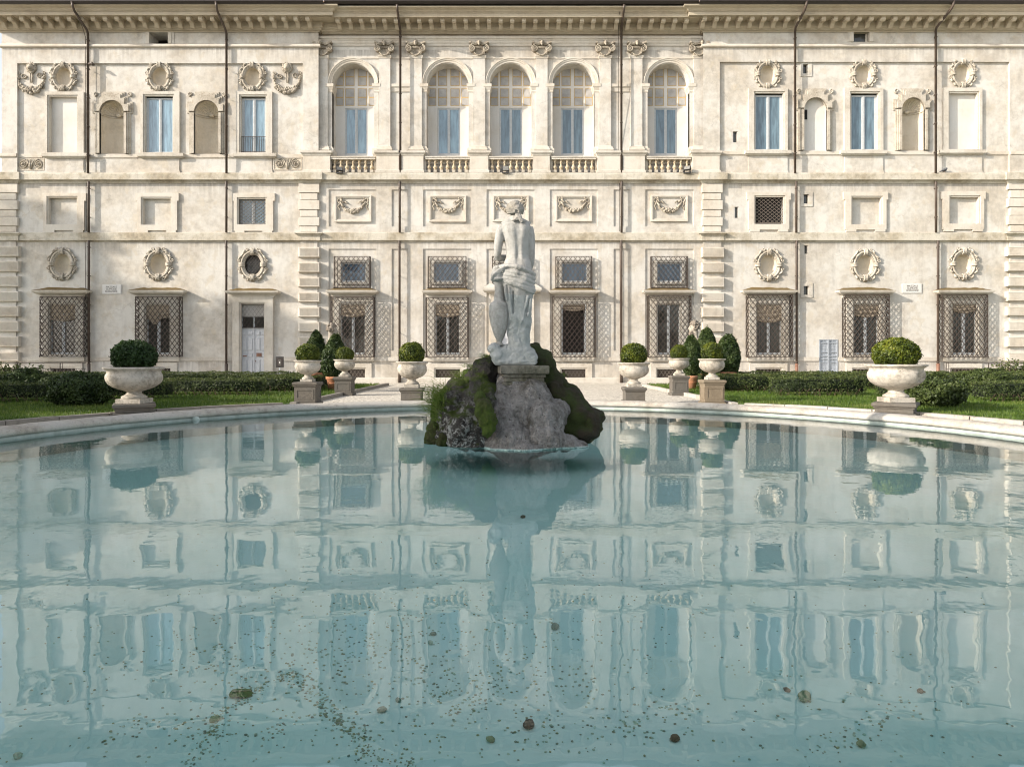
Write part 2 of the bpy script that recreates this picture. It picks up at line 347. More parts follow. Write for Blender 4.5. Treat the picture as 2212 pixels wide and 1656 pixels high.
right_low = [(1628, 1695, 423, 484.7, -.5, 'dark'), (1837, 1905.6, 424, 485.5, -.16, 'plaster'), (2048, 2116, 423, 484, -.16, 'plaster'),
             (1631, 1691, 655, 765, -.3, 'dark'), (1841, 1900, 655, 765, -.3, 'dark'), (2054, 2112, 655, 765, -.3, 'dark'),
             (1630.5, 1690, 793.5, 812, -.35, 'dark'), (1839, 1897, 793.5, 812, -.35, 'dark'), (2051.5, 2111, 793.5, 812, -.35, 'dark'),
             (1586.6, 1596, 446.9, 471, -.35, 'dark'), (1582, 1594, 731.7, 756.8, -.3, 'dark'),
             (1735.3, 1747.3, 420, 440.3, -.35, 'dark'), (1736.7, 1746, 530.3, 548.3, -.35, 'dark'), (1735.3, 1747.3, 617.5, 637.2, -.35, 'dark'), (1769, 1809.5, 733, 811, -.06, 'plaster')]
def low(x0, x1, holes, extra=()):
    r = [R(x0, x1, 380, GB, 0)]
    for e in extra: r.append(R(*e))
    for h in holes: r.append(R(*h))
    return r
ovl = [(135.3, 570.4), (342.7, 570.9), (546.5, 572)]; ovr = [(1660, 572.4), (1868, 573), (2080.6, 570.5)]
OH = [(cx-24, cx+24, cy-27, cy+27, None) for cx, cy in ovl+ovr]
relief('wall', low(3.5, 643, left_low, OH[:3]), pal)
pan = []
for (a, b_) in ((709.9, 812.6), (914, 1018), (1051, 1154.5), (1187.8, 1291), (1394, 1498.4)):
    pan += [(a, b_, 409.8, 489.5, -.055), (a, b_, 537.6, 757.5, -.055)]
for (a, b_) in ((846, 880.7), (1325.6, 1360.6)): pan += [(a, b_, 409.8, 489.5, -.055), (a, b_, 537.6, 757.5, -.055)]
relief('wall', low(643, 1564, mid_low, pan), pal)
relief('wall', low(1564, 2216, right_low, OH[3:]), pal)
# upper storey of the wings
PW = .12
def upper(x0, x1, px0, px1, holes, py=137):
    r = [R(x0, x1, 60, 380, PW, 'plaster', PW), R(px0, px1, py, 380, 0, 'plaster', PW)]
    for h in holes: r.append(R(*h))
    return relief('wall', r, pal)
UOL = [(138.3, 166.6), (345.7, 167), (546, 167)]; UOR = [(1657.6, 162), (1864.6, 162), (2078.5, 160)]
upper(3.5, 688, 37, 654, [(104.7, 171, 206.7, 331, -.16, 'plaster_pale'), (311, 378, 205, 331, -.28, 'dark'), (518, 578, 206, 331, -.28, 'dark'),
      (217, 272, 213, 332.5, None), (420.5, 475.5, 213, 332.5, None), (323, 363.7, 71, 95.7, -.8, 'dark', PW)]+[(cx-20, cx+20, cy-24, cy+24, None) for cx, cy in UOL])
upper(1519, 2216, 1555, 2181, [(1627, 1694, 199, 325, -.28, 'dark'), (1834, 1899, 199, 325, -.28, 'dark'), (2046, 2113, 199, 324, -.16, 'plaster_pale'),
      (1944, 1996, 206, 325.5, None), (1733.5, 1786, 206, 325.5, None), (1843, 1877.4, 62, 91, -.5, 'dark', PW), (1734, 1745.6, 139, 160, -.35, 'dark'),
      (1582.8, 1594, 284, 307.6, -.35, 'dark')]+[(cx-20, cx+20, cy-24, cy+24, None) for cx, cy in UOR], 134)
# recessed loggia between the wings
PC = -.20
AR = [763.2, 967.0, 1103.4, 1238.8, 1443.9]
AW = 45.5
cr = [R(686, 1521, 60, 380, PC, 'plaster', PC)]
for a in AR: cr.append(R(a-AW, a+AW, 136, 372.8, None, 'plaster', PC))
relief('wall', cr, pal)
RA = AW/F*(YF-PC)
for a in AR:
    mb = MB(); cx = X(a, PC); zs = Z(183, PC); zt = Z(136, PC); n = 28; y0, y1 = YF-PC, YF-PC+.70
    ang = [math.pi*i/n for i in range(n+1)]; vs = []
    for t_ in ang:
        x = cx+RA*math.cos(t_); z = zs+RA*math.sin(t_); vs += [(x, y0, z), (x, y0, zt if z < zt else z+.002), (x, y1, z)]
    fs = []
    for i in range(n): q = 3*i; fs += [(q, q+1, q+4, q+3), (q, q+3, q+5, q+2)]
    mb.add(vs, fs, 'plaster')
    for sg in (-1, 1):            # jambs
        x = cx+sg*RA; mb.add([(x, y0, Z(372.8, PC)), (x, y1, Z(372.8, PC)), (x, y1, zs), (x, y0, zs)], [(0, 1, 2, 3)], 'plaster')
    mb.build('arch_reveal', pal)
for a in AR:                     # back wall of each arch with the painted sham fanlight
    cx = X(a, PC); x0, x1 = cx-RA-.02, cx+RA+.02; pb = PC-.68; yb = YF-pb; mb = MB()
    wc = CX+(a-CX)*(YF-PC)/(YF-pb)
    w0, w1, wt, wb = X(wc-24.4, pb), X(wc+24.4, pb), Z(233.5, pb), Z(334.5, pb)
    for q in ((x0, w0, Z(385, pb), Z(120, pb)), (w1, x1, Z(385, pb), Z(120, pb)), (w0, w1, wt, Z(120, pb)), (w0, w1, Z(385, pb), wb)):
        mb.add([(q[0], yb, q[2]), (q[1], yb, q[2]), (q[1], yb, q[3]), (q[0], yb, q[3])], [(0, 1, 2, 3)], 'plaster_pale')
    mb.box(w0, w1, yb+.14, yb+.2, wb, wt, 'dark'); mb.box(w0-.001, w0+.0, yb, yb+.14, wb, wt, 'plaster'); mb.box(w1, w1+.001, yb, yb+.14, wb, wt, 'plaster'); mb.box(w0, w1, yb, yb+.14, wt, wt+.001, 'plaster')
    mb.build('back_wall', pal)
    cs = MB(); fw = .085; yy = yb+.10
    for q in ((w0, w0+fw, wb, wt), (w1-fw, w1, wb, wt), (w0+fw, w1-fw, wt-fw, wt), (w0+fw, w1-fw, wb, wb+fw*1.1)): cs.box(q[0]+.002, q[1]-.002, yy-.06, yy, q[2]+.002, q[3]-.002, 'wood')
    wm = (w0+w1)/2; cs.box(wm-.07, wm+.07, yy-.07, yy, wb+fw, wt-fw, 'wood'); cs.box(wm-.02, wm+.02, yy-.09, yy-.071, wb+fw, wt-fw, 'wood'); cw = cs.build('loggia_window', pal)
    for (u0, u1) in ((w0+fw, wm-.07), (wm+.07, w1-fw)):
        g = MB(); g.box(u0, u1, yy-.03, yy-.02, wb+fw, wt-fw, 'glass_dusk' if a > 1000 else 'glass_blue'); g.build('pane', cw)
    mb = MB(); k = (YF-pb)/F
    zc = Z(183, pb); r_ = RA-.03
    def pane(xa, xb, za, zb):
        """flat painted pane clipped by the arch"""
        n = 8; top = []
        for i in range(n+1):
            x = xa+(xb-xa)*i/n; dx = abs(x-cx); lim = zc+math.sqrt(max(0, r_*r_-dx*dx)) if dx < r_ else zc
            top.append((x, min(zb, max(za, lim))))
        if max(tz for _, tz in top)-za < .03: return
        for off, mt, ins in ((.004, 'paintline', 0), (.008, 'paint', .035)):
            vs = []; fs = []
            for i, (x, tz) in enumerate(top):
                xx = min(max(x, xa+ins), xb-ins); vs += [(xx, yb-off, za+ins), (xx, yb-off, max(za+ins, tz-ins))]
            for i in range(n): fs.append((2*i, 2*i+2, 2*i+3, 2*i+1))
            mb.add(vs, fs, mt)
    cols = [(-44, -27), (-23.5, -3.5), (3.5, 23.5), (27, 44)]
    rows = [(229, 211), (211, 191.5), (186, 166.5), (166.5, 140)]
    for (c0, c1) in cols:
        for (r0, r1) in rows: pane(cx+c0*k, cx+c1*k, Z(r0, pb), Z(r1, pb))
    mb.build('painted_fanlight', pal)
# parts of the wall around niches and ovals
def oval(cx, cy, rx, ry, wall_p, hx, hy, parent, mat='bowl', depth=.34):
    mb = MB(); X0, X1, Z0, Z1 = X(cx-hx), X(cx+hx), Z(cy+hy), Z(cy-hy); k = .025; c = (X(cx), Z(cy)); a, b_ = rx*k, ry*k
    angs = sorted([2*math.pi*i/48 for i in range(48)]+[math.atan2(sz*(Z1-Z0), sx*(X1-X0)) % (2*math.pi) for sx in (-1, 1) for sz in (-1, 1)])
    y = YF-wall_p-.003; n = len(angs); vs = []; fs = []
    for t_ in angs:
        ct, st = math.cos(t_), math.sin(t_); s1 = min(((X1-X0)/2+.01)/max(1e-6, abs(ct)), ((Z1-Z0)/2+.01)/max(1e-6, abs(st)))
        r0 = 1/math.sqrt((ct/a)**2+(st/b_)**2)
        vs += [(c[0]+s1*ct, y, c[1]+s1*st), (c[0]+r0*ct, y, c[1]+r0*st)]
    for i in range(n): j = (i+1) % n; fs.append((2*i, 2*j, 2*j+1, 2*i+1))
    mb.add(vs, fs, 'plaster')
    vs = []; fs = []; rings = [(1, 0), (1, .10), (.97, .2), (.9, .26), (.75, .30), (.5, .335), (.25, .345)]
    for (q, d) in rings:
        for t_ in angs:
            ct, st = math.cos(t_), math.sin(t_); r0 = q/math.sqrt((ct/a)**2+(st/b_)**2); vs.append((c[0]+r0*ct, y+d*depth/.34, c[1]+r0*st))
    for i in range(len(rings)-1):
        for k_ in range(n): j = (k_+1) % n; fs.append((i*n+k_, i*n+j, i*n+n+j, i*n+n+k_))
    fs.append(tuple((len(rings)-1)*n+k_ for k_ in range(n))); mb.add(vs, fs, mat, True)
    return mb.build('bowl', parent)
def spiral(mb, cx, cy, y, r, a0, turns, sg, th, mat='cart'):
    pts = []; rs = []; n = int(18*turns)+4
    for i in range(n+1):
        f_ = i/n; a = a0+sg*2*math.pi*turns*f_; rr = r*(1-f_*.85); pts.append((cx+rr*math.cos(a), y, cy+rr*math.sin(a))); rs.append(th*(1-.45*f_))
    mb.tube(pts, rs, 6, mat)
def cartouche(cx, cy, rx, ry, kind, real=False, hx=20, hy=24):
    """moulded oval frame with straps and scrolls"""
    mb = MB(); k = .025; c = (X(cx), Z(cy)); mt = 'cart'
    def ell(f_, p, th, a0=0, a1=360, n=44):
        pts = [(c[0]+rx*k*f_*math.cos(math.radians(a)), YF-p, c[1]+ry*k*f_*math.sin(math.radians(a))) for a in np.linspace(a0, a1, n)]
        mb.tube(pts, th, 8, mt, cap=(a1-a0) < 359)
    ell(1.0, .055, .062); ell(.87, .03, .04); ell(1.15, .02, .034); ell(.79, .0, .022)
    for a in (0, 90, 180, 270):      # straps over the ring
        ca, sa = math.cos(math.radians(a)), math.sin(math.radians(a))
        for w_ in (-.07, 0, .07):
            pts = [(c[0]+(rx*k*q)*ca-w_*sa, YF-pp, c[1]+(ry*k*q)*sa+w_*ca) for q, pp in ((.72, .05), (.85, .14), (1.0, .175), (1.15, .12), (1.24, .03))]
            mb.tube(pts, .04, 6, mt)
    sc = .12 if kind < 2 else .10
    for (a, dr, sg) in ((14, 1.33, 1), (-14, 1.33, -1), (166, 1.33, -1), (194, 1.33, 1), (66, 1.26, -1), (114, 1.26, 1), (-64, 1.24, 1), (-116, 1.24, -1), (40, 1.24, 1), (140, 1.24, -1)):
        if kind == 1 and abs(a) in (66, 114): dr += .12
        if kind == 2 and a in (40, 140): continue
        ca, sa = math.cos(math.radians(a)), math.sin(math.radians(a)); x, z = c[0]+rx*k*dr*ca, c[1]+ry*k*dr*sa
        rr = sc*random.uniform(.8, 1.1); spiral(mb, x, z, YF-.07, rr, math.radians(a+90*sg), 1.3, sg, .036, mt)
        x2, z2 = c[0]+rx*k*1.16*math.cos(math.radians(a+24*sg)), c[1]+ry*k*1.16*math.sin(math.radians(a+24*sg))
        xa, za = x+rr*math.cos(math.radians(a+90*sg)), z+rr*math.sin(math.radians(a+90*sg))
        mb.tube([(xa, YF-.07, za), ((xa+x2)/2+.03*ca, YF-.10, (za+z2)/2+.03*sa), (x2, YF-.04, z2)], [.045, .06, .03], 6, mt)
    for s_ in (-1, 1):
        for i in range(7):
            a = math.radians(90-s_*(25+i*7)); x, z = c[0]+rx*k*1.2*math.cos(a), c[1]+ry*k*1.2*math.sin(a)
            mb.ball((x, YF-.06, z), (.045, .05, .055), mt, 6, 5)
    o = mb.build('oval_cartouche', pal)
    if real:
        g = MB(); y = YF+.12; n = 32; vs = [(c[0]+rx*k*.74*math.cos(2*math.pi*i/n), y, c[1]+ry*k*.76*math.sin(2*math.pi*i/n)) for i in range(n)]
        g.add(vs, [tuple(range(n))], 'glass_dark'); g.build('pane', o)
        g = MB(); lattice(g, (c[0]-.45, YF+.02, c[1]-.55), (1, 0, 0), (0, 0, 1), .9, 1.1, .17, .20, .012, clip=lambda u, v: ((u-.45)/(rx*k*.76))**2+((v-.55)/(ry*k*.78))**2 < 1); g.build('grille', o)
    oval(cx, cy, rx*.76, ry*.76, 0, hx, hy, o, 'dark' if real else 'bowl', .42 if real else .30)
    return o
def lattice(mb, o, u, v, w, h, su, sv, r, clip=None, mat='iron', frame=True):
    """diamond lattice of square bars in the rectangle o + s*u + t*v"""
    o = Vector(o); u = Vector(u); v = Vector(v); nrm = u.cross(v).normalized()
    P = lambda a, b_, d=0: o+u*a+v*b_+nrm*d
    for sg in (1, -1):
        kmin, kmax = (-w/su*1.0-2, h/sv+2) if sg == 1 else (0, w/su+h/sv+2)
        k = math.floor(kmin)
        while k <= kmax:
            # line: t/sv - sg*s/su = k+.5
            segs = []
            q = k+.5
            f_ = lambda s_: sv*(q+sg*s_/su)
            s0, s1 = 0.0, w
            if sg == 1: s0 = max(s0, -q*su); s1 = min(s1, (h/sv-q)*su)
            else: s0 = max(s0, (q-h/sv)*su); s1 = min(s1, q*su)
            if s1-s0 > .01:
                if clip is None: segs.append((s0, s1))
                else:
                    st = None
                    for i in range(33):
                        s_ = s0+(s1-s0)*i/32; ok = clip(s_, f_(s_))
                        if ok and st is None: st = s_
                        if (not ok or i == 32) and st is not None:
                            if s_-st > .02: segs.append((st, s_))
                            st = None
                for a, b_ in segs: mb.bar(P(a, f_(a), sg*r*.6), P(b_, f_(b_), sg*r*.6), r, mat)
            k += 1
    if frame:
        for a, b_ in (((0, 0), (w, 0)), ((w, 0), (w, h)), ((w, h), (0, h)), ((0, h), (0, 0))):
            if clip is None: mb.bar(P(*a), P(*b_), r*1.25, mat)
def grille(x0, x1, y0, y1, p, parent, base=0, pins=True):
    mb = MB(); a, b_ = X(x0, p), X(x1, p); z0, z1 = Z(y1, p), Z(y0, p); y = YF-p
    lattice(mb, (a, y, z0), (1, 0, 0), (0, 0, 1), b_-a, z1-z0, .262, .345, .0195)
    d = p-base
    for x in (a, b_): lattice(mb, (x, y, z0), (0, 1, 0), (0, 0, 1), d, z1-z0, .262, .345, .0165)
    if pins:
        z = z0+.1
        while z < z1: mb.bar((a-.05, y, z), (a+.04, y, z), .014); mb.bar((b_-.04, y, z), (b_+.05, y, z), .014); z += .172
    for x in (a, (a+b_)/2, b_): mb.ball((x, y-.02, z0), .045, 'iron')
    return mb.build('grille', parent)
def hood(x0, x1, y0, y1, parent, p=.5, moss=True, top=None):
    """projecting stone window hood with weathered hipped top"""
    mb = MB(); e = X(x1, p)-X(x0, p); a, b_ = X(x0, p), X(x1, p); s_ = .36
    zb, zt = Z(y1, p*.5)+0, Z(y0+6, p)
    h = zt-zb
    mb.mould(a+(p-.1), b_-(p-.1), .1, [(.10, zb-.10), (.14, zb-.08), (.16, zb), (.24, zb+h*.25), (p-.10, zb+h*.45), (p-.07, zb+h*.62), (p-.02, zb+h*.66), (p, zb+h*.95), (p, zt)], 'trav', back=-.01)
    o = mb.build('hood', parent)
    g = MB(); zz = zt+.004; n = 14; vs = []; fs = []; yb, yf = YF-.01, YF-p+.015; hh = Z(y0-1, 0)-zz-.02
    for i in range(n+1):
        for j in range(5):
            u = i/n; v = j/4; x = a+.02+(e-.04)*u; yy = yf+(yb-yf)*v
            zr = min(1, min(u, 1-u)*e/(p*1.0), v*1.0)*hh*(.9+.3*nz((x*3, yy*5, 1)))
            vs.append((x, yy, zz+max(0, zr)))
    for i in range(n):
        for j in range(4): q = i*5+j; fs.append((q, q+5, q+6, q+1))
    g.add(vs, fs, 'moss_top', True); g.build('moss', o)
    return o
def surround(x0, x1, y0, y1, ix0, ix1, iy0, iy1, p=.08, mat='trav', ears=False, inner=-.1, name='window', step=True, yfoot=None):
    mb = MB(); X0, X1, Z0, Z1 = X(x0, p), X(x1, p), Z(y1, p), Z(y0, p); a, b_, c, d = X(ix0)+.004, X(ix1)-.004, Z(iy1)+.004, Z(iy0)-.004
    yb, yf = YF+.02, YF-p
    def quad(u0, u1, w0, w1, f0=yf, back=yb, m_=mat):
        if u1-u0 > .01 and w1-w0 > .01: mb.box(u0, u1, f0, back, w0, w1, m_)
    quad(X0, a, Z0, Z1); quad(b_, X1, Z0, Z1); quad(a, b_, d, Z1)
    if c-Z0 > .02: quad(a, b_, Z0, c)
    if step:                       # inner stepped rebate
        q = .075; bk = YF-inner-.003
        if bk > yb:
            quad(a, a+q, c, d, yf+.05, bk); quad(b_-q, b_, c, d, yf+.05, bk); quad(a+q, b_-q, d-q, d, yf+.05, bk)
    if ears:
        w_ = .09; hz = .42
        quad(X0-w_, X0, Z1-hz, Z1); quad(X1, X1+w_, Z1-hz, Z1)
        t_ = (X1-X0)*.27; quad(X0+.06, X0+t_, Z0-.12, Z0); quad(X1-t_, X1-.06, Z0-.12, Z0)
    return mb.build(name, pal)
def casement(x0, x1, y0, y1, depth, parent, glass='glass_dark', blind=0, bars=1, fw=.07, open_=False, wood='wood', swag=False):
    a, b_, c, d = X(x0)+.006, X(x1)-.006, Z(y1)+.006, Z(y0)-.006; y = YF+depth; mb = MB(); m_ = (a+b_)/2
    for q in ((a, a+fw, c, d), (b_-fw, b_, c, d), (a+fw, b_-fw, d-fw, d), (a+fw, b_-fw, c, c+fw*1.2)): mb.box(q[0], q[1], y-.06, y, q[2], q[3], wood)
    if not open_:
        mb.box(m_-.075, m_+.075, y-.085, y-.001, c+fw, d-fw, wood); mb.box(m_-.02, m_+.02, y-.105, y-.086, c+fw, d-fw, wood)
        for q in ((a+fw, a+fw+.05), (b_-fw-.05, b_-fw)): mb.box(q[0], q[1], y-.045, y-.001, c+fw, d-fw, wood)
    else:
        for q in (a+fw, b_-fw-.05): mb.box(q, q+.05, y-.25, y+.5, c+fw, d-fw, wood)
    o = mb.build('casement', parent)
    if not open_:
        for (u0, u1) in ((a+fw+.05, m_-.075), (m_+.075, b_-fw-.05)):
            g = MB(); g.box(u0, u1, y-.03, y-.02, c+fw*1.2, d-fw, glass); g.build('pane', parent)
    if blind:
        g = MB(); n = 26; zb = d-(d-c)*blind; vs = []; fs = []
        for i in range(n+1):
            for j in range(15):
                u = i/n; v = j/14; x = a+.02+(b_-a-.04)*u
                sag = (4*u*(1-u))*.14*(1-v if not swag else .2)
                z = d-(d-zb)*(1-v)-sag*(1-v)
                yy = y-.14-.07*math.sin(v*26+3*nz((u*3, v*2, x)))*(1-v)-.04*nz((u*9, v*9, x))
                if swag: z += -.35*math.exp(-((u-.35)/.2)**2)*(1-v)
                vs.append((x, yy, z))
        for i in range(n):
            for j in range(14): q = i*15+j; fs.append((q, q+15, q+16, q+1))
        g.add(vs, fs, 'curtain', True); g.build('curtain', parent)
    return o
# ------------------------------------------------------------------ mouldings, string courses, cornices
def prof(pts): return [(p, Z(py, p)) for p, py in reversed(pts)]
mb = MB(); S1 = [(.0, 373), (.25, 373.2), (.27, 376), (.27, 388), (.13, 388.6), (.13, 390.5), (.07, 392), (.05, 396), (0, 396.4)]
mb.mould(X(3.5), X(2216), 0, prof(S1), 'ledge', back=-.3); mb.build('string_course', pal)
mb = MB(); S2 = [(.0, 502), (.14, 502.2), (.15, 504), (.15, 519), (.06, 519.4), (.05, 522.5), (0, 523)]
mb.mould(X(3.5), X(2216), 0, prof(S2), 'ledge'); mb.build('string_course', pal)
mb = MB(); S3 = [(0, 771), (.06, 771), (.06, 779.5), (0, 780)]
for a, b_ in ((40, 500), (602, 1058), (1150, 1766), (1812, 2176)): mb = MB(); mb.mould(X(a), X(b_), 0, prof(S3), 'trav'); mb.build('plinth_band', pal)
mb = MB(); mb.mould(X(600), X(1060), 0, prof([(0, 815.5), (.07, 816), (.10, 818), (.10, 826.3), (.30, 827), (.30, 831)]), 'trav'); mb.build('base_course', pal); mb = MB(); mb.mould(X(1154), X(1640), 0, prof([(0, 815.5), (.07, 816), (.10, 818), (.10, 826.3), (.30, 827), (.30, 831)]), 'trav')
mb.build('base_course', pal)
mb = MB(); ST = [(.0, 333), (.05, 333), (.05, 340), (.02, 340.3), (.02, 343), (0, 343)]
for a, b_ in ((37, 90), (186, 296), (394, 503), (594, 654)): mb = MB(); mb.mould(X(a), X(b_), 0, prof(ST), 'trim'); mb.build('sill_band', pal)
for a, b_ in ((1555, 1608), (1710, 1817), (1917, 2030), (2133, 2181)): mb = MB(); mb.mould(X(a), X(b_), 0, prof([(p, y-6.5) for p, y in ST]), 'trim'); mb.build('sill_band', pal)
mb = MB()
for a, b_ in ((3.5, 37),): mb.mould(X(a), X(b_), PW, prof([(PW, 331), (PW+.09, 331), (PW+.09, 337), (PW+.03, 339), (PW, 341)]), 'trim')
mb.build('sill_band', pal); mb = MB(); mb.mould(X(2181), X(2216), PW, prof([(PW, 327), (PW+.05, 327), (PW+.05, 333), (PW, 334)]), 'trim')
mb.build('sill_band', pal)
def cornice(x0, x1, q):
    C = lambda p: p+q
    mb = MB()
    pr = [(C(.12), 104), (C(.18), 102.5), (C(.24), 100.5), (C(.25), 98), (C(.22), 95.8), (C(.12), 94.6)] if q == 0 else []
    if pr: mb.mould(X(x0, .12), X(x1, .12), .12, prof(pr[::-1]), 'trim')
    zs_ = Z(46, .40)-(.006 if q else 0)
    pr = [(.12, Z(70, .12)), (.20, Z(69.5, .2)), (.20, Z(66.5, .2)), (.28, Z(65, .28)), (.31, Z(61.5, .31)), (.38, Z(59, .38)), (.40, Z(56, .4)), (.40, zs_), (1.10, zs_), (1.10, zs_-.05), (1.15, zs_-.05),
          (1.15, Z(24.5, 1.15)), (1.19, Z(24.3, 1.19)), (1.19, Z(22.5, 1.19)), (1.24, Z(21.5, 1.24)), (1.26, Z(19, 1.26)), (1.32, Z(16.5, 1.32)), (1.46, Z(12, 1.46)), (1.48, Z(9.8, 1.48)), (1.48, Z(9.0, 1.48))]
    pr = [(p+q, z) for p, z in pr]
    mb.mould(X(x0, .12+q) if q else X(x0, .12), X(x1, .12+q), .12+q, pr, 'cornice', back=-.4)
    o = mb.build('cornice', pal); return Z(46, .40)
zs_ = cornice(3.5, 688, 0); cornice(700, 1508, -.19); cornice(1519, 2216, 0)
def modillion(x, q):
    mb = MB(); w_ = .105; pf = 1.02+q; pb_ = .39+q; z = zs_; side = []
    pts = [(pf, z-.001), (pf, z-.045), (pf-.02, z-.05), (pf-.03, z-.20), (pf-.10, z-.255), (pf-.20, z-.235), (pf-.30, z-.20), (pf-.38, z-.23), (pf-.46, z-.33), (pf-.53, z-.40), (pb_, z-.42), (pb_, z-.001)]
    n = len(pts); vs = [(x-w_-(.018 if i < 2 else 0), YF-p, zz) for i, (p, zz) in enumerate(pts)]+[(x+w_+(.018 if i < 2 else 0), YF-p, zz) for i, (p, zz) in enumerate(pts)]
    fs = [tuple(range(n))[::-1], tuple(range(n, 2*n))]+[(i, (i+1) % n, n+(i+1) % n, n+i) for i in range(n)]
    mb.add(vs, fs, 'cornice')
    for sg in (-1, 1): mb.ball((x+sg*(w_+.004), YF-pf+.12, z-.15), (.012, .06, .06), 'cornice', 8, 6)
    mb.box(x-w_-.05, x+w_+.05, YF-pf-.04, YF-pb_, z-.035, z+.002, 'cornice')
    return mb
first = {}
def place_mod(x, q):
    if q not in first: first[q] = (rehome(modillion(x, q).build('modillion', pal), (x, YF, 0))); return
    c = first[q].copy(); COL.objects.link(c); c.parent = pal; c.location = (x-pal.location.x, 0, 0)
for i in range(28):
    xx = X(-6+25.75*i, 1.0)
    if xx < X(690, .9): place_mod(xx, 0)
for i in range(31): place_mod(X(728.5+25.2*i, .83), -.19)
for i in range(28):
    xx = X(1523+25.75*i, 1.0)
    place_mod(xx, 0)
# architrave of the loggia
mb = MB(); AE = [(PC+.0, 79), (PC+.20, 79), (PC+.20, 82.5), (PC+.15, 84), (PC+.14, 86.5), (PC+.10, 87), (PC+.10, 93), (PC+.06, 94), (PC+.06, 99.5), (PC, 100)]
mb.mould(X(690, PC), X(1517, PC), PC, prof(AE), 'trim'); mb.build('architrave', pal)
mb = MB(); NB = [(PC, 124.3), (PC+.04, 124.3), (PC+.04, 127), (PC, 127.2)]
mb.mould(X(690, PC), X(1517, PC), PC, prof(NB), 'trim'); mb.build('string_course', pal)
mb = MB(); IB = [(PC, 181), (PC+.10, 181), (PC+.10, 187), (PC+.05, 190), (PC+.03, 197), (PC+.05, 198), (PC, 200)]
for a, b_ in ((843, 886), (1320, 1363)): mb = MB(); mb.mould(X(a, PC), X(b_, PC), PC, prof(IB), 'trim'); mb.build('impost_band', pal)
# gutters and tiled roof
def gutter(x0, x1, q):
    mb = MB(); z = Z(9.2, 1.5+q); y = YF-1.5-q
    n = 7; vs = []; ring = [(.17*math.cos(math.pi*i/(n-1)), -.17*math.sin(math.pi*i/(n-1))) for i in range(n)]
    for x in (x0, x1): vs += [(x, y+a-.02, z+.16+b_) for a, b_ in ring]+[(x, y+a*.9-.02, z+.165+b_*.85) for a, b_ in ring[::-1]]
    m2 = 2*n; mb.add(vs, [(i, (i+1) % m2, m2+(i+1) % m2, m2+i) for i in range(m2)]+[tuple(range(m2)), tuple(range(m2, 2*m2))[::-1]], 'gutter')
    mb.box(x0, x1, y+.05, YF, z+.0, z+.05, 'gutter'); mb.build('gutter', pal)
gutter(X(-20, 1.5), X(702, 1.3), 0); gutter(X(702, 1.3)+.002, X(1508, 1.3)-.002, -.19); gutter(X(1508, 1.3), X(2225, 1.3), 0)
mb = MB(); vs = []; fs = []; x0, x1 = X(-20, 1.3), X(2230, 1.3); n = 900; zt = Z(9.2, 1.5)+.14
for i in range(n+1):
    x = x0+(x1-x0)*i/n; h = .06*abs(math.sin(x*math.pi/.24))
    vs += [(x, YF-1.42, zt+.04+h), (x, YF+5, zt+2.1+h), (x, YF-1.42, zt)]
for i in range(n): q = 3*i; fs += [(q, q+3, q+4, q+1), (q+2, q+5, q+3, q)]
mb.add(vs, fs, 'tile'); mb.build('roof', pal)
mb = MB(); mb.box(X(3.5)+.0, X(3.5)+.2, YF-.0+.9, YF+14, -.3, 20, 'plaster'); mb.box(X(2216)-.2, X(2216), YF+.9, YF+14, -.3, 20, 'plaster'); mb.box(X(3.5), X(2216), YF+14, YF+14.3, -.3, 20, 'plaster')
mb.box(X(3.5)+.004, X(3.5)+.2, YF+.004, YF+.9, -.3, Z(388), 'plaster'); mb.box(X(3.5, PW)+.004, X(3.5)+.2, YF-PW+.004, YF+.9, Z(388), 19.3, 'plaster'); mb.build('side_wall', pal)
# ------------------------------------------------------------------ pilasters, pedestals, capitals, quoins
PP = -.07
PIL = [(686.6, 707.9, -1), (818.6, 843, 0), (885.7, 911.3, 0), (1022.3, 1048, 0), (1157.7, 1182.8, 0), (1295, 1320, 0), (1363, 1387.7, 0), (1499, 1520.5, 1)]
for a, b_, side in PIL:
    mb = MB(); A, B = X(a, PP), X(b_, PP); q0 = YF-PC+.01; e = .0
    mb.box(A, B, YF-PP, q0, Z(318, PP), Z(124, PP), 'plaster')
    mb.mould(A, B, PP, [(PP, Z(126.5, PP)), (PP+.03, Z(126, PP)), (PP+.03, Z(124.5, PP)), (PP+.055, Z(123.5, PP)), (PP+.055, Z(121, PP)), (PP, Z(121, PP))], 'trim', back=PC-.01)
    mb.mould(A, B, PP, [(PP+.10, Z(326, PP)), (PP+.12, Z(324.5, PP)), (PP+.12, Z(322, PP)), (PP+.07, Z(320, PP)), (PP+.08, Z(318, PP)), (PP+.03, Z(316.5, PP)), (PP, Z(315, PP))], 'trim', back=PC-.01)
    mb.build('pilaster', pal)
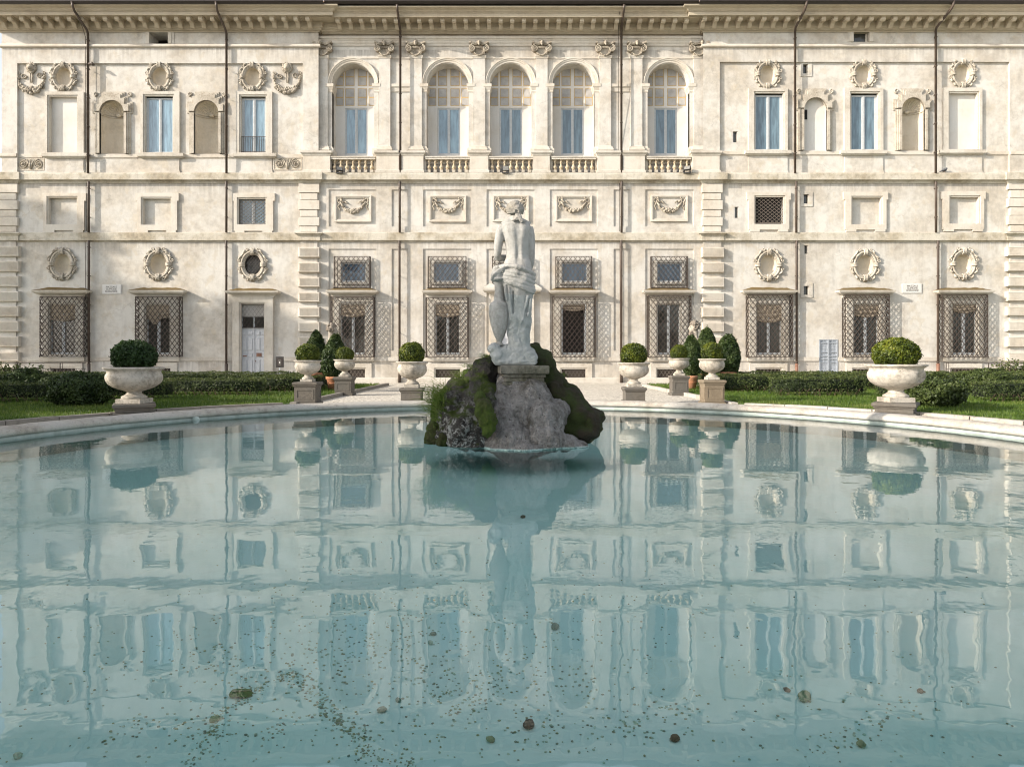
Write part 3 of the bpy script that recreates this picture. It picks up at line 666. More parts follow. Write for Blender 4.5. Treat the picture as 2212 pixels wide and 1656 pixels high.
def capital(a, b_, side):
    mb = MB(); cx = (X(a, PP)+X(b_, PP))/2; y = YF-PP; hw = .50; zt, zb = Z(92, PP), Z(119, PP); mt = 'orn'
    n = 12
    for k in range(n):                 # abacus with concave front and horned corners
        u0, u1 = -1+2*k/n, -1+2*(k+1)/n
        um = (u0+u1)/2; z0 = zt-.10-.035*(1-um*um)*1; f_ = .10+.10*um*um
        mb.box(cx+u0*hw*1.04, cx+u1*hw*1.04, y-f_-.04, YF-PC, z0-.0, z0+.07+.03*um*um, mt)
    mb.box(cx-.30, cx+.30, y-.02, YF-PC, zb-.02, zt-.12, mt)
    for sg in (-1, 1):
        if side and sg == side: continue
        c = (cx+sg*.36, (zt+zb)/2-.03)
        spiral(mb, c[0], c[1], y-.14, .175, math.radians(90), 2.1, -sg, .042, mt); mb.ball((c[0], y-.15, c[1]), .04, mt)
        mb.lathe([(0.02, -.2), (.16, -.19), (.16, .0), (0.02, .01)], (0, 0, 0), 16, mt); L = len(mb.v)
        k0 = L-64
        for i in range(k0, L): vx, vy, vz = mb.v[i]; mb.v[i] = (c[0]+vx, y-.09+(-vz), c[1]+vy)
        mb.tube([(cx+sg*.1, y-.08, zt-.17), (cx+sg*.28, y-.12, zt-.15), (cx+sg*.44, y-.14, zt-.10)], .05, 6, mt)
    if side == -1: mb.ball((cx-.2, y-.12, zt-.17), (.11, .11, .15), mt)
    hx = cx if not side else cx+side*.12
    hz = zt-.09
    mb.ball((hx, y-.20, hz), (.085, .10, .115), mt, 10, 8); mb.ball((hx, y-.29, hz-.02), (.02, .035, .035), mt); mb.ball((hx, y-.24, hz-.10), (.06, .06, .07), mt, 8, 6, .12)
    for i in range(9):
        t_ = math.pi*i/8; mb.ball((hx+.10*math.cos(t_), y-.17, hz+.04+.10*math.sin(t_)), .04, mt, 6, 5, .1)
    for i in range(9):
        u = (i+.5)/9*2-1; mb.ball((cx+u*.27, y-.08, zb-.03+.17*u*u-.02), random.uniform(.038, .055), mt, 6, 5, .15)
    for i in range(7):
        u = (i+.5)/7*2-1; mb.ball((cx+u*.2, y-.10, (zt+zb)/2+.03), (.025, .03, .05), mt, 6, 5)
    return mb.build('capital', pal)
for a, b_, s_ in PIL: capital(a, b_, s_)
def pedestal(a, b_, l, r, yt=325.5, yb=373, pf=.16):
    mb = MB(); A, B = X(a, pf), X(b_, pf); z = lambda q: Z(q, pf)
    mb.box(A, B, YF-pf, YF-PC+.01, z(yb+.5), z(yt+8), 'trim')
    mb.mould(A, B, pf, [(pf, z(yt+11)), (pf+.03, z(yt+10)), (pf+.05, z(yt+7.5)), (pf+.09, z(yt+6)), (pf+.11, z(yt+5.5)), (pf+.11, z(yt+1)), (pf, z(yt))], 'trav', back=PC-.01)
    mb.mould(A, B, pf, [(pf, z(yb+.4)), (pf+.05, z(yb+.4)), (pf+.05, z(yb-4)), (pf+.02, z(yb-5.5)), (pf, z(yb-6))], 'trav', back=PC-.01)
    mb.build('pilaster_pedestal', pal)
for a, b_ in ((654, 713), (813, 861.4), (866.4, 914.5), (1014.8, 1054.8), (1151.5, 1187.5), (1291, 1340), (1345.5, 1393), (1495.6, 1554.5)): pedestal(a, b_, 0, 0)
# piers, imposts and archivolts of the five arches
for a in AR:
    cx = X(a, PC)
    for sg in (-1, 1):
        mb = MB(); xi = cx+sg*RA; xo = cx+sg*(RA+.24); p1 = PC+.05
        x0, x1 = sorted((xi, xo)); mb.box(x0, x1, YF-p1, YF-PC+.3, Z(326, p1), Z(199, p1), 'plaster')
        mb.mould(x0, x1, p1, [(p1, Z(200, p1)), (p1+.03, Z(199, p1)), (p1+.03, Z(197.5, p1)), (p1+.02, Z(196, p1)), (p1+.07, Z(190, p1)), (p1+.10, Z(188, p1)), (p1+.10, Z(182, p1)), (p1, Z(181.5, p1))], 'trim', back=PC-.65)
        mb.mould(x0, x1, p1, [(p1+.04, Z(332, p1)), (p1+.09, Z(328, p1)), (p1+.09, Z(322, p1)), (p1+.03, Z(320, p1)), (p1, Z(316, p1))], 'trim', back=PC-.65)
        mb.mould(x0, x1, p1+.08, [(p1+.08, Z(373.4, p1)), (p1+.13, Z(373.4, p1)), (p1+.13, Z(369, p1)), (p1+.08, Z(368, p1)), (p1+.08, Z(341, p1)), (p1+.16, Z(334, p1)), (p1+.16, Z(329, p1))], 'trim', back=PC-.65)
        mb.build('pier', pal)
    mb = MB(); rr = [(RA-.0, .0), (RA-.0, .05), (RA+.10, .055), (RA+.105, .085), (RA+.17, .09), (RA+.185, .12), (RA+.225, .12), (RA+.23, 0)]; n = 36; vs = []; fs = []
    for i in range(n+1):
        t_ = math.pi*i/n
        for (r, p) in rr: vs.append((cx+r*math.cos(t_), YF-PC-p, Z(181.5, PC)+r*math.sin(t_)))
    m_ = len(rr)
    for i in range(n):
        for k in range(m_-1): fs.append((i*m_+k, i*m_+k+1, (i+1)*m_+k+1, (i+1)*m_+k))
    mb.add(vs, fs, 'trim'); mb.build('archivolt', pal)
# balustrades
M['balu'] = stone('baluster_stone', (.50, .41, .29), (.24, .19, .14), (.50, .40, .26), amt=.6, sc=5)
bal0 = None
for a in AR:
    pb = -.02; x0, x1 = X(a-AW+5.5, pb), X(a+AW-5.5, pb); mb = MB()
    mb.box(x0-.2, x1+.2, YF-pb-.13, YF-pb+.17, Z(345.5, pb), Z(342, pb), 'trim'); mb.box(x0-.2, x1+.2, YF-pb-.16, YF-pb+.20, Z(342, pb)+.002, Z(339.2, pb), 'trav')
    mb.box(x0-.2, x1+.2, YF-pb+.17, YF+.95, Z(352, pb), Z(339.8, pb), 'plaster'); mb.build('balcony_rail', pal)
    mb = MB(); mb.box(x0-.3, x1+.3, YF+.30, YF+.6, Z(373, pb), Z(344, pb), 'paint'); mb.build('back_wall', pal)
    for i in range(7):
        bx = x0+(x1-x0)*(i+0.0)/6
        if bal0 is None:
            q = MB(); H = Z(345.5, pb)-Z(373, pb); q.box(-.085, .085, -.085, .085, 0, H*.19, 'cart', .004); q.box(-.08, .08, -.08, .08, H*.93, H, 'balu')
            q.lathe([(.05, H*.19), (.085, H*.21), (.085, H*.235), (.055, H*.25), (.075, H*.29), (.11, H*.35), (.115, H*.40), (.095, H*.47), (.06, H*.56), (.043, H*.66), (.05, H*.76), (.075, H*.79), (.075, H*.815), (.05, H*.83), (.055, H*.88), (.08, H*.935)], (0, 0, 0), 14, 'balu')
            bal0 = q.build('baluster'); bal0.parent = pal; bal0.location = (bx, -pb, Z(373, pb)); c = bal0
        else: c = bal0.copy(); COL.objects.link(c); c.parent = pal; c.location = (bx, -pb, Z(373, pb))
# quoins
def quoin(x0, x1, y0, y1, p, ribbed=False, base=0):
    mb = MB(); A, B, C, D = X(x0, p), X(x1, p), Z(y1, p), Z(y0, p); b_ = .035 if ribbed else .015
    vs = [(A, YF-base, C), (B, YF-base, C), (B, YF-base, D), (A, YF-base, D), (A, YF-p+b_, C), (B, YF-p+b_, C), (B, YF-p+b_, D), (A, YF-p+b_, D), (A+b_, YF-p, C+b_), (B-b_, YF-p, C+b_), (B-b_, YF-p, D-b_), (A+b_, YF-p, D-b_)]
    fs = [(8, 9, 10, 11)]+[(i, (i+1) % 4, 4+(i+1) % 4, 4+i) for i in range(4)]+[(4+i, 4+(i+1) % 4, 8+(i+1) % 4, 8+i) for i in range(4)]
    mb.add(vs, fs, 'trim')
    if ribbed:
        n = int((B-A)/.055)
        for i in range(1, n-1):
            x = A+.09+(B-A-.18)*(i-.5)/(n-2); w_ = .011
            mb.box(x-w_, x+w_, YF-p-.012, YF-p+.01, C+.09, D-.09, 'trim')
        mb.box(A+.02, B-.02, YF-p-.014, YF-p+.01, C+.035, C+.065, 'trim'); mb.box(A+.02, B-.02, YF-p-.014, YF-p+.01, D-.065, D-.035, 'trim')
    return mb
def column(ax, bx, an, bn, ymid, ylow, lx0, lx1, ln0, ln1):
    mb = MB(); A, B = X(an, .07), X(bn, .07)
    mb.box(A, B, YF-.07, YF+.02, Z(838, .07), Z(388, .07), 'plaster'); mb.build('corner_strip', pal)
    for i, (y0, y1) in enumerate(ymid):
        w = i % 2 == 0
        quoin(ax if w else an, bx if w else bn, y0, y1, .15 if w else .11, base=0).build('quoin', pal)
    mb = MB(); c0, c1 = X(ax, .2), X(bx, .2)
    mb.mould(c0, c1, .16, [(.16, Z(520, .16)), (.20, Z(519, .2)), (.20, Z(510, .2)), (.22, Z(509, .22)), (.26, Z(506.5, .26)), (.32, Z(504.5, .32)), (.36, Z(503.8, .36)), (.36, Z(502, .36)), (.1, Z(501, .1))], 'ledge'); mb.build('quoin_cap', pal)
    mb = MB(); mb.mould(c0, c1, .16, [(.16, Z(395.5, .16)), (.20, Z(392, .2)), (.24, Z(389.5, .24)), (.34, Z(388, .34)), (.36, Z(387, .36)), (.36, Z(372.2, .36)), (0, Z(370.8, .0))], 'ledge', back=-.1); mb.build('quoin_cap', pal)
    for (y0, y1) in ylow: quoin(lx0, lx1, y0, y1, .24, True).build('quoin', pal)
s6 = lambda v: 378+v*.2505
mid = [(396.5, 416), (417.4, 431.3), (433.1, 452.4), (453.6, 467.4), (469.4, 487.7), (489, 501)]
lw = [(533.8, 555.9), (566.4, 588.4), (598.4, 620.2), (631, 652.3), (663, 684.9), (695.4, 716.2)]
column(645.2, 689.5, 648.5, 685.6, mid, lw+[(727, 768), (781, 815)], 643.5, 690, 648.5, 685.8)
column(1516.7, 1561.6, 1519, 1558, mid, lw+[(727, 768), (781, 815)], 1516.7, 1564.8, 1520.5, 1560.5)
lwl = [(531.3, 554), (563.4, 586.5), (596, 619), (629, 651), (661, 683.6), (693, 716), (726, 748.7), (760, 780)]
column(-22, 37.6, -22, 34.5, mid, lwl, -24, 39.5, -20, 35)
lwr = [(532.6, 553), (564.8, 585.7), (597, 618.4), (629.4, 650), (661.5, 681.7), (693.7, 715), (727, 749), (760.7, 780)]
column(2178, 2240, 2182, 2240, [(393, 409), (410.5, 427), (428.5, 446.5), (447.5, 465), (466, 485), (486, 500)], lwr, 2177, 2240, 2182, 2240)
# ------------------------------------------------------------------ wing windows, upper storey
def sill(x0, x1, y0, y1, parent, p=.24):
    mb = MB(); z = lambda q: Z(q, p); mb.mould(X(x0, p)+.1, X(x1, p)-.1, p-.1, [(p-.1, z(y1)), (p-.06, z(y1-1.5)), (p-.01, z(y1-2.5)), (p, z(y1-3.2)), (p, z(y0))], 'trav', back=-.2); mb.build('sill', parent)
def apron(x0, x1, y0, y1, parent):
    mb = MB(); fbox(mb, x0, x1, y0, y1-.2, .05, -.02, 'plaster'); fbox(mb, x0-1.5, x1+1.5, y1-4.5, y1, .075, -.02, 'plaster'); mb.build('apron', parent)
UW = [((96.5, 180.5, 198, 331), (104.7, 171, 206.7, 331), None), ((303, 387.5, 197.4, 331), (311, 378, 205, 331), 'glass_blue'), ((509.8, 587.6, 197.4, 331), (518, 578, 206, 331), 'glass_blue'),
      ((1617.4, 1701.9, 189.8, 325), (1627, 1694, 199, 325), 'glass_dusk'), ((1824.4, 1908.3, 189.8, 325), (1834, 1899, 199, 325), 'glass_dusk'), ((2037.7, 2122.2, 189.5, 324), (2046, 2113, 199, 324), None)]
for o_, i_, gl in UW:
    w = surround(o_[0], o_[1], o_[2], o_[3], *i_, p=.12, inner=-.16 if gl is None else -.12)
    if gl is None: w['label'] = 'blind window filled with plaster'
    sill(o_[0]-7, o_[1]+8, o_[3]-.5, o_[3]+9, w); apron(o_[0]+.5, o_[1]-.5, o_[3]+9, 373.5, w)
    if gl: casement(i_[0]+2.6, i_[1]-2.6, i_[2]+5.4, i_[3], .17, w, gl, fw=.08)
    if o_[0] == 509.8:
        g = MB(); a, b_ = X(518)+.02, X(578)-.02; z0, z1 = Z(329.5), Z(295)
        for zz in (z0+.05, z1): g.bar((a, YF+.0, zz), (b_, YF+.0, zz), .018)
        for k in range(12): x = a+(b_-a)*(k+.5)/12; g.bar((x, YF, z0), (x, YF, z1), .011)
        g.build('railing', w)
# shell niches
def niche(x0, x1, yt, ys, yb, pmeas, shell=True, back=False):
    mb = MB(); X0, X1 = X(x0), X(x1); cx = (X0+X1)/2; r = (X1-X0)/2-.03; zs = Z(ys); zb = Z(yb); zt = Z(yt)
    n = 24; y0 = YF+.003; D = r*.95
    vs = []; fs = []; m_ = 10
    # spandrels
    for i in range(n+1):
        t_ = math.pi*i/n; vs += [(cx+r*math.cos(t_), y0, zs+r*math.sin(t_)), (cx+(r+.06 if i in (0, n) else r)*math.cos(t_), y0, zt+.02)]
    for i in range(n): fs.append((2*i, 2*i+1, 2*i+3, 2*i+2))
    mb.add(vs, fs, 'trim')
    for sg in (-1, 1): a, b_ = sorted((cx+sg*r, cx+sg*(r+.06))); mb.add([(a, y0, zb), (b_, y0, zb), (b_, y0, zt+.02), (a, y0, zt+.02)], [(0, 1, 2, 3)], 'trim')
    if back:
        mb.add([(cx-r, YF+.12, zb), (cx+r, YF+.12, zb), (cx+r, YF+.12, zs+r), (cx-r, YF+.12, zs+r)], [(0, 1, 2, 3)], 'plaster_pale')
        vs = []; pts = [(cx+r, zb)]+[(cx+r*math.cos(math.pi*i/n), zs+r*math.sin(math.pi*i/n)) for i in range(n+1)]+[(cx-r, zb)]
        for (x, z) in pts: vs += [(x, y0, z), (x, YF+.121, z)]
        mb.add(vs, [(2*i, 2*i+1, 2*i+3, 2*i+2) for i in range(len(pts)-1)], 'plaster')
    else:
        vs = []; 
        for i in range(n+1):
            t_ = math.pi*i/n; vs += [(cx+r*math.cos(t_), y0+D*math.sin(t_), zb), (cx+r*math.cos(t_), y0+D*math.sin(t_), zs)]
        mb.add(vs, [(2*i, 2*i+1, 2*i+3, 2*i+2) for i in range(n)], 'bowl', True)
        mb.add([(cx-r, y0, zb+.01), (cx+r, y0, zb+.01), (cx+r, y0+D, zb+.01), (cx-r, y0+D, zb+.01)], [(0, 1, 2, 3)], 'bowl')
        vs = []; fs = []
        for j in range(m_+1):
            ph = math.pi/2*j/m_
            for i in range(n+1):
                t_ = math.pi*i/n; vs.append((cx+r*math.cos(t_)*math.cos(ph)+0, y0+D*math.sin(t_)*math.cos(ph), zs+r*math.sin(ph)))
        for j in range(m_):
            for i in range(n): q = j*(n+1)+i; fs.append((q, q+1, q+n+2, q+n+1))
        mb.add(vs, fs, 'bowl', True)
    o = mb.build('niche', pal)
    # stepped, shouldered frame in three layers
    fr = MB(); H = zt; zsh = zs-.02
    for k, (e, p) in enumerate(((0, .06), (.085, .115), (.17, .17))):
        wl, wsh, wt_ = r+.30-e, r+.42-e, r*.98-e; z1 = zs+r*.92-e; z2 = H+.10-e*.8; z3 = H+.34-e
        for sg in (-1, 1):
            xa, xb = sorted((cx+sg*(r+.003), cx+sg*wl)); fr.box(xa, xb, YF-p, YF+.01, zb, zsh, 'cart')
            xa, xb = sorted((cx+sg*(r+.003), cx+sg*wsh)); fr.box(xa, xb, YF-p, YF+.01, zsh+(.09 if e else 0), z1, 'cart')
            xm = wt_+.17 if wt_+.17 > r+.02 else r+.02
            xa, xb = sorted((cx+sg*(r+.003), cx+sg*xm)); fr.box(xa, xb, YF-p, YF+.01, z1, z2, 'cart')
        n2 = 20; vs = []; fs = []
        for i in range(n2+1):
            t_ = math.pi*i/n2; x_, z_ = cx+(r+.003)*math.cos(t_), zs+(r+.003)*math.sin(t_); vs += [(x_, YF-p, z_), (x_, YF-p, z2), (x_, YF+.01, z_)]
        for i in range(n2): q = 3*i; fs += [(q, q+1, q+4, q+3), (q, q+3, q+5, q+2)]
        fr.add(vs, fs, 'cart'); fr.box(cx-wt_, cx+wt_, YF-p, YF+.01, z2+.0005, z3, 'cart')
    for sg in (-1, 1):
        spiral(fr, cx+sg*(r+.24), H+.22, YF-.05, .12, math.radians(-90), 1.4, sg, .045, 'cart')
    for i in range(9): u = (i-4)/4; fr.ball((cx+u*.34, YF-.13, H+.08+.07*u*u), (.055, .05, .05), 'orn', 6, 5, .2)
    for i in range(7): u = (i-3)/3; fr.box(cx+u*.28-.025, cx+u*.28+.025, YF-.135, YF, H+.10, H+.15, 'orn')
    fr.build('niche_frame', o)
    if shell and not back:
        sh = MB(); n = 96; m_ = 10; vs = []; fs = []; hub = (cx, y0+D*.80, zs-.0)
        for j in range(m_+1):
            q = j/m_
            for i in range(n+1):
                t_ = math.pi*i/n; sc = 1+.06*q*abs(math.sin(t_*11)); rib = .06*q*abs(math.cos(t_*11))
                x = r*.93*math.cos(t_)*q*sc; z = r*.93*math.sin(t_)*q*sc
                dep = D*math.sqrt(max(.02, 1-(q*.92)**2)); vs.append((cx+x, y0+dep-.03-rib, zs+z*.98+.02))
        for j in range(m_):
            for i in range(n): k = j*(n+1)+i; fs.append((k, k+1, k+n+2, k+n+1))
        sh.add(vs, fs, 'bowl', True); sh.ball((cx, y0+D*.82, zs+.05), (.15, .1, .10), 'bowl', 10, 8)
        sh.tube([(cx+r*.95*math.cos(t_), y0+D*.95*math.sin(t_)-.0, zs-.07) for t_ in np.linspace(.05, math.pi-.05, 16)], .022, 6, 'bowl')
        sh.build('shell', o)
    return o
niche(217, 272, 213, 245, 332.5, 0); niche(420.5, 475.5, 213, 245, 332.5, 0); niche(1944, 1996, 206, 238, 325.5, 0)
nn = niche(1733.5, 1786, 206, 238, 325.5, 0, back=True); nn['label'] = 'walled-up niche without its shell'
def slot(x0, x1, y0, y1, frame=True):
    mb = MB(); 
    if frame:
        a, b_, c, d = X(x0), X(x1), Z(y1), Z(y0); w_ = .15
        mb.box(a-w_, a+.004, YF-.035, YF+.01, c-w_, d+w_, 'plaster'); mb.box(b_-.004, b_+w_*1.3, YF-.035, YF+.01, c-w_, d+w_, 'plaster'); mb.box(a+.004, b_-.004, YF-.035, YF+.01, d-.004, d+w_, 'plaster'); mb.box(a+.004, b_-.004, YF-.035, YF+.01, c-w_, c+.004, 'plaster')
    a, b_, c, d = X(x0)+.005, X(x1)-.005, Z(y1)+.005, Z(y0)-.005
    mb.box(a, b_, YF+.16, YF+.20, c, d, 'glass_dark'); mb.box(a, a+.03, YF+.02, YF+.16, c, d, 'plaster'); mb.box(b_-.03, b_, YF+.02, YF+.16, c, d, 'plaster'); mb.build('vent_window', pal)
for q in ((1734, 1745.6, 139, 160, True), (1735.3, 1747.3, 420, 440.3, True), (1735.3, 1747.3, 617.5, 637.2, True), (1736.7, 1746, 530.3, 548.3, False), (1586.6, 1596, 446.9, 471, False), (1582, 1594, 731.7, 756.8, False), (1582.8, 1594, 284, 307.6, False)): slot(*q)
mb = MB(); mb.box(X(1734.5), X(1745.6), YF-.0+.10, YF+.118, Z(256.8), Z(235.8), 'dark'); mb.build('vent_window', pal)
# attic windows
for (a, b_, c, d) in ((323, 363.7, 71, 95.7), (1843, 1877.4, 62, 91)):
    mb = MB(); p = PW+.06; A, B, C, D = X(a, PW), X(b_, PW), Z(d, PW), Z(c, PW); w_ = .18
    mb.box(A-w_, A-.002, YF-p, YF-PW+.01, C, D+.1, 'trim'); mb.box(B+.002, B+w_, YF-p, YF-PW+.01, C, D+.1, 'trim'); mb.box(A-w_-.14, A-w_, YF-p+.03, YF-PW+.01, C, D+.1, 'plaster'); mb.box(B+w_, B+w_+.14, YF-p+.03, YF-PW+.01, C, D+.1, 'plaster')
    mb.box(A-w_, B+w_, YF-p+.01, YF-PW+.01, D+.1, D+.16, 'trim')
    o = mb.build('attic_window', pal)
    if a > 1000:
        g = MB(); g.box(A, B, YF+.1, YF+.14, C, D, 'glass_dark'); g.box(B-.1, B-.04, YF+.04, YF+.1, C, D, 'trim'); g.build('pane', o)
# ------------------------------------------------------------------ middle storey windows
MW = [((93.4, 181.6, 416.8, 497.5), (102.7, 170.3, 424.3, 485.7), 0), ((296, 382, 416.8, 497.5), (306, 372.7, 426, 486.5), 0), ((504.8, 589.6, 417, 498.5), (513, 577.6, 426.8, 485.7), 1),
      ((1617.4, 1705, 414.7, 496), (1628, 1695, 423, 484.7), 2), ((1826, 1915, 414.5, 496), (1837, 1905.6, 424, 485.5), 0), ((2037, 2126, 413, 495), (2048, 2116, 423, 484), 0)]
for o_, i_, k in MW:
    w = surround(*o_, *i_, p=.10, mat='trim', ears=True, inner=-.16 if not k else -.1)
    if not k: w['label'] = 'blind square window filled with plaster'
    if k == 1: casement(i_[0]+3, i_[1]-3, i_[2]+3, i_[3]-1, .22, w, 'glass_dusk')
    if k:
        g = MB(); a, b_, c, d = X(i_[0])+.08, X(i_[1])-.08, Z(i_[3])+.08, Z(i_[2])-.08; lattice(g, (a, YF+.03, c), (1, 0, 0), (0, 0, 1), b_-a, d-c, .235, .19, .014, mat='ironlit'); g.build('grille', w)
# festoon panels
def fest(cx, cz, w, h, y, mb, mt='orn', fruit=34, r0=.066, tk=.09):
    for i in range(fruit*2):
        u = ((i//2)+random.uniform(0, 1))/fruit*2-1; thick = (1-u*u*.75)
        x = cx+u*w+random.uniform(-.02, .02); z = cz-h*math.sqrt(max(0, 1-u*u*.96))+random.uniform(-1, 1)*tk*thick+(.34*u**6 if tk > .1 else 0)
        mb.ball((x, y-.06*thick-random.uniform(0, .05), z), r0*random.uniform(.6, 1.15)*(.6+.5*thick), mt, 7, 5, .12)
def ribbon(mb, x, z, y, sg, mt='orn', L=.5):
    pts = [(x+sg*L*t_+.03*math.sin(t_*14), y-.05-.02*math.sin(t_*9), z-.05-.17*t_*L*2+.05*math.sin(t_*12)) for t_ in np.linspace(0, 1, 9)]
    mb.tube(pts, [.045, .05, .035, .05, .03, .045, .03, .03, .015], 6, mt)
for i, (a, b_, c, d) in enumerate(((722.4, 801.8, 421.8, 479), (927, 1006.7, 421.8, 479), (1064, 1142, 421.5, 478.5), (1200, 1279, 421, 478), (1406.5, 1486, 421, 478))):
    mb = MB(); A, B, C, D = X(a, .04), X(b_, .04), Z(d, .04), Z(c, .04)
    for k, (w_, p) in enumerate(((.0, .05), (.075, .025), (.12, -.0))):
        e = w_; t_ = (.075, .045, .03)[k]; yf = YF-p-.0; bk = YF+.06
        mb.box(A+e, A+e+t_, yf, bk, C+e, D-e, 'trim'); mb.box(B-e-t_, B-e, yf, bk, C+e, D-e, 'trim'); mb.box(A+e+t_, B-e-t_, yf, bk, D-e-t_, D-e, 'trim'); mb.box(A+e+t_, B-e-t_, yf, bk, C+e, C+e+t_, 'trim')
    o = mb.build('festoon_panel', pal)
    q = MB(); cx = (A+B)/2; cz = D-.36; y = YF+.05; fest(cx, cz-.02, .60, .46, y, q)
    for sg in (-1, 1):
        xx = cx+sg*.74
        for k in range(12): t_ = 2*math.pi*k/12; q.ball((xx+.09*math.cos(t_), y-.05, cz+.08+.10*math.sin(t_)), random.uniform(.03, .05), 'orn', 6, 5, .15)
        ribbon(q, xx-sg*.06, cz+.14, y, -sg, L=.42); q.ball((xx-sg*.12, y-.05, cz+.22), (.05, .05, .07), 'orn', 6, 5, .2)
        pts = [(xx+sg*.02+.05*math.sin(t_*9), y-.04, cz-.02-.42*t_) for t_ in np.linspace(0, 1, 9)]; q.tube(pts, [.05, .03, .05, .03, .045, .03, .04, .03, .02], 6, 'orn')
        q.tube([(cx+sg*.70, y-.05, cz-.0), (cx+sg*.60, y-.07, cz-.12), (cx+sg*.48, y-.08, cz-.26)], [.03, .05, .07], 7, 'orn')
    q.build('festoon', o)
# swags with lion masks and scrolled reliefs on the wings
for (px, py) in ((69, 172), (621, 172)):
    mb = MB(); cx, cz, y = X(px), Z(py), YF; mt = 'orn'
    mb.ball((cx, y-.09, cz+.60), (.19, .17, .23), mt, 10, 8, .06); mb.ball((cx, y-.25, cz+.53), (.09, .07, .08), mt); mb.ball((cx-.06, y-.2, cz+.68), .035, mt); mb.ball((cx+.06, y-.2, cz+.68), .035, mt)
    for i in range(22): t_ = 2*math.pi*i/22; mb.ball((cx+.22*math.cos(t_), y-.06, cz+.62+.26*math.sin(t_)), random.uniform(.055, .085), mt, 6, 5, .2)
    mb.tube([(cx-.04, y-.08, cz+.45), (cx-.05, y-.06, cz+.1), (cx-.02, y-.06, cz-.2)], .03, 6, mt); mb.tube([(cx+.04, y-.08, cz+.45), (cx+.07, y-.06, cz+.1), (cx+.03, y-.06, cz-.2)], .03, 6, mt)
    fest(cx, cz-.06, .74, .56, y-.02, mb, mt, 44, .075, .17)
    for sg in (-1, 1):
        spiral(mb, cx+sg*.42, cz+.18, y-.04, .16, 0, 1.4, sg, .035, mt); spiral(mb, cx+sg*.66, cz+.32, y-.04, .10, 2, 1.2, -sg, .03, mt); spiral(mb, cx+sg*.62, cz-.42, y-.03, .13, 1, 1.5, sg, .026, mt)
        mb.tube([(cx+sg*.62, y-.06, cz+.0), (cx+sg*.72, y-.07, cz+.14), (cx+sg*.78, y-.04, cz+.24)], [.07, .05, .03], 6, mt)
    mb.build('lion_mask_swag', pal)
for (a, b_, c, d) in ((37.5, 95.5, 342, 367.3), (590.5, 651.5, 340.5, 367)):
    mb = MB(); A, B, C, D = X(a, .03), X(b_, .03), Z(d, .03), Z(c, .03); y = YF; mt = 'orn'; cx = (A+B)/2; cz = (C+D)/2
    for q in ((A, A+.04, C, D), (B-.04, B, C, D), (A+.04, B-.04, D-.04, D), (A+.04, B-.04, C, C+.04)): mb.box(q[0], q[1], y-.04, y+.01, q[2], q[3], 'trim')
    mb.box(A+.04, B-.04, y-.012, y+.01, C+.04, D-.04, 'bowl')
    for sg in (-1, 1):
        spiral(mb, cx+sg*.42, cz-.0, y-.045, .25, math.radians(90), 2.3, sg, .034, mt); mb.ball((cx+sg*.42, y-.06, cz), .06, mt, 7, 5, .2)
        for i in range(14): t_ = 2*math.pi*i/14; mb.ball((cx+sg*.42+.21*math.cos(t_), y-.04, cz+.21*math.sin(t_)), .028, mt, 5, 4, .2)
        mb.tube([(cx, y-.05, C+.06), (cx+sg*.08, y-.06, cz-.02), (cx+sg*.2, y-.05, D-.09)], [.05, .045, .03], 6, mt)
    mb.tube([(cx, y-.05, C+.05), (cx, y-.08, cz), (cx, y-.04, D-.07)], [.06, .05, .02], 6, mt); mb.build('scroll_relief', pal)
# oval cartouches
for (cx, cy), k in zip(UOL, (0, 1, 0)): cartouche(cx, cy, 21.5, 26, k)
for (cx, cy), k in zip(UOR, (1, 0, 1)): cartouche(cx, cy, 21.5, 26, k)
for i, ((cx, cy), k) in enumerate(zip(ovl+ovr, (2, 0, 2, 2, 2, 2))): cartouche(cx, cy, 23.5, 28.5, k, real=(i == 2), hx=24, hy=27)
# ------------------------------------------------------------------ ground floor windows
GW = [((66, 188), (86.4, 181, 641, 769.5), (105.5, 166.5), 'L', .30, False), ((274, 396.5), (292.6, 387.8, 641, 769.5), (313.5, 370.5), 'L', .28, True),
      ((702.4, 815), (714, 806.8, 641, 770.5), (733, 792), 'C', .22, False), ((910, 1020), (920, 1011.5, 642.5, 770.5), (938, 996), 'C', .22, False),
      ((1185.8, 1296.8), (1193.3, 1286.7, 640.5, 770.5), (1210, 1269), 'C', .12, False), ((1390, 1505.4), (1400.7, 1493, 638.5, 770.5), (1417, 1472), 'C', .03, False),
      ((1605.6, 1724), (1616, 1711.8, 636.6, 770.7), (1631, 1691), 'R', .33, False), ((1813.7, 1936.4), (1826, 1921, 637, 771), (1841, 1900), 'R', .22, False), ((2028, 2151), (2035.6, 2133.4, 637, 771), (2054, 2112), 'R', .14, False)]
for hd, gr, op, zone, bl, sw in GW:
    w = surround(op[0]-12, op[1]+13, 641, 771, op[0], op[1], 655, 765, p=.10, inner=-.1)
    hood(hd[0], hd[1], 620.5, 639, w, p=.5)
    g = grille(*gr, .34, w)
    mb = MB(); mb.mould(X(op[0]-14, .12), X(op[1]+14, .12), .10, [(.10, Z(780.5, .1)), (.14, Z(779.5, .1)), (.14, Z(771, .14)), (.1, Z(770, .14))], 'trav'); mb.build('sill', w)
    if op[0] == 1210:
        casement(op[0], op[1], 655, 765, .2, w, open_=True, blind=.10); w['label'] = 'open window behind its grille'
    else: casement(op[0], op[1], 655, 765, .14, w, 'glass_dark', blind=bl if bl > .05 else 0, swag=sw)
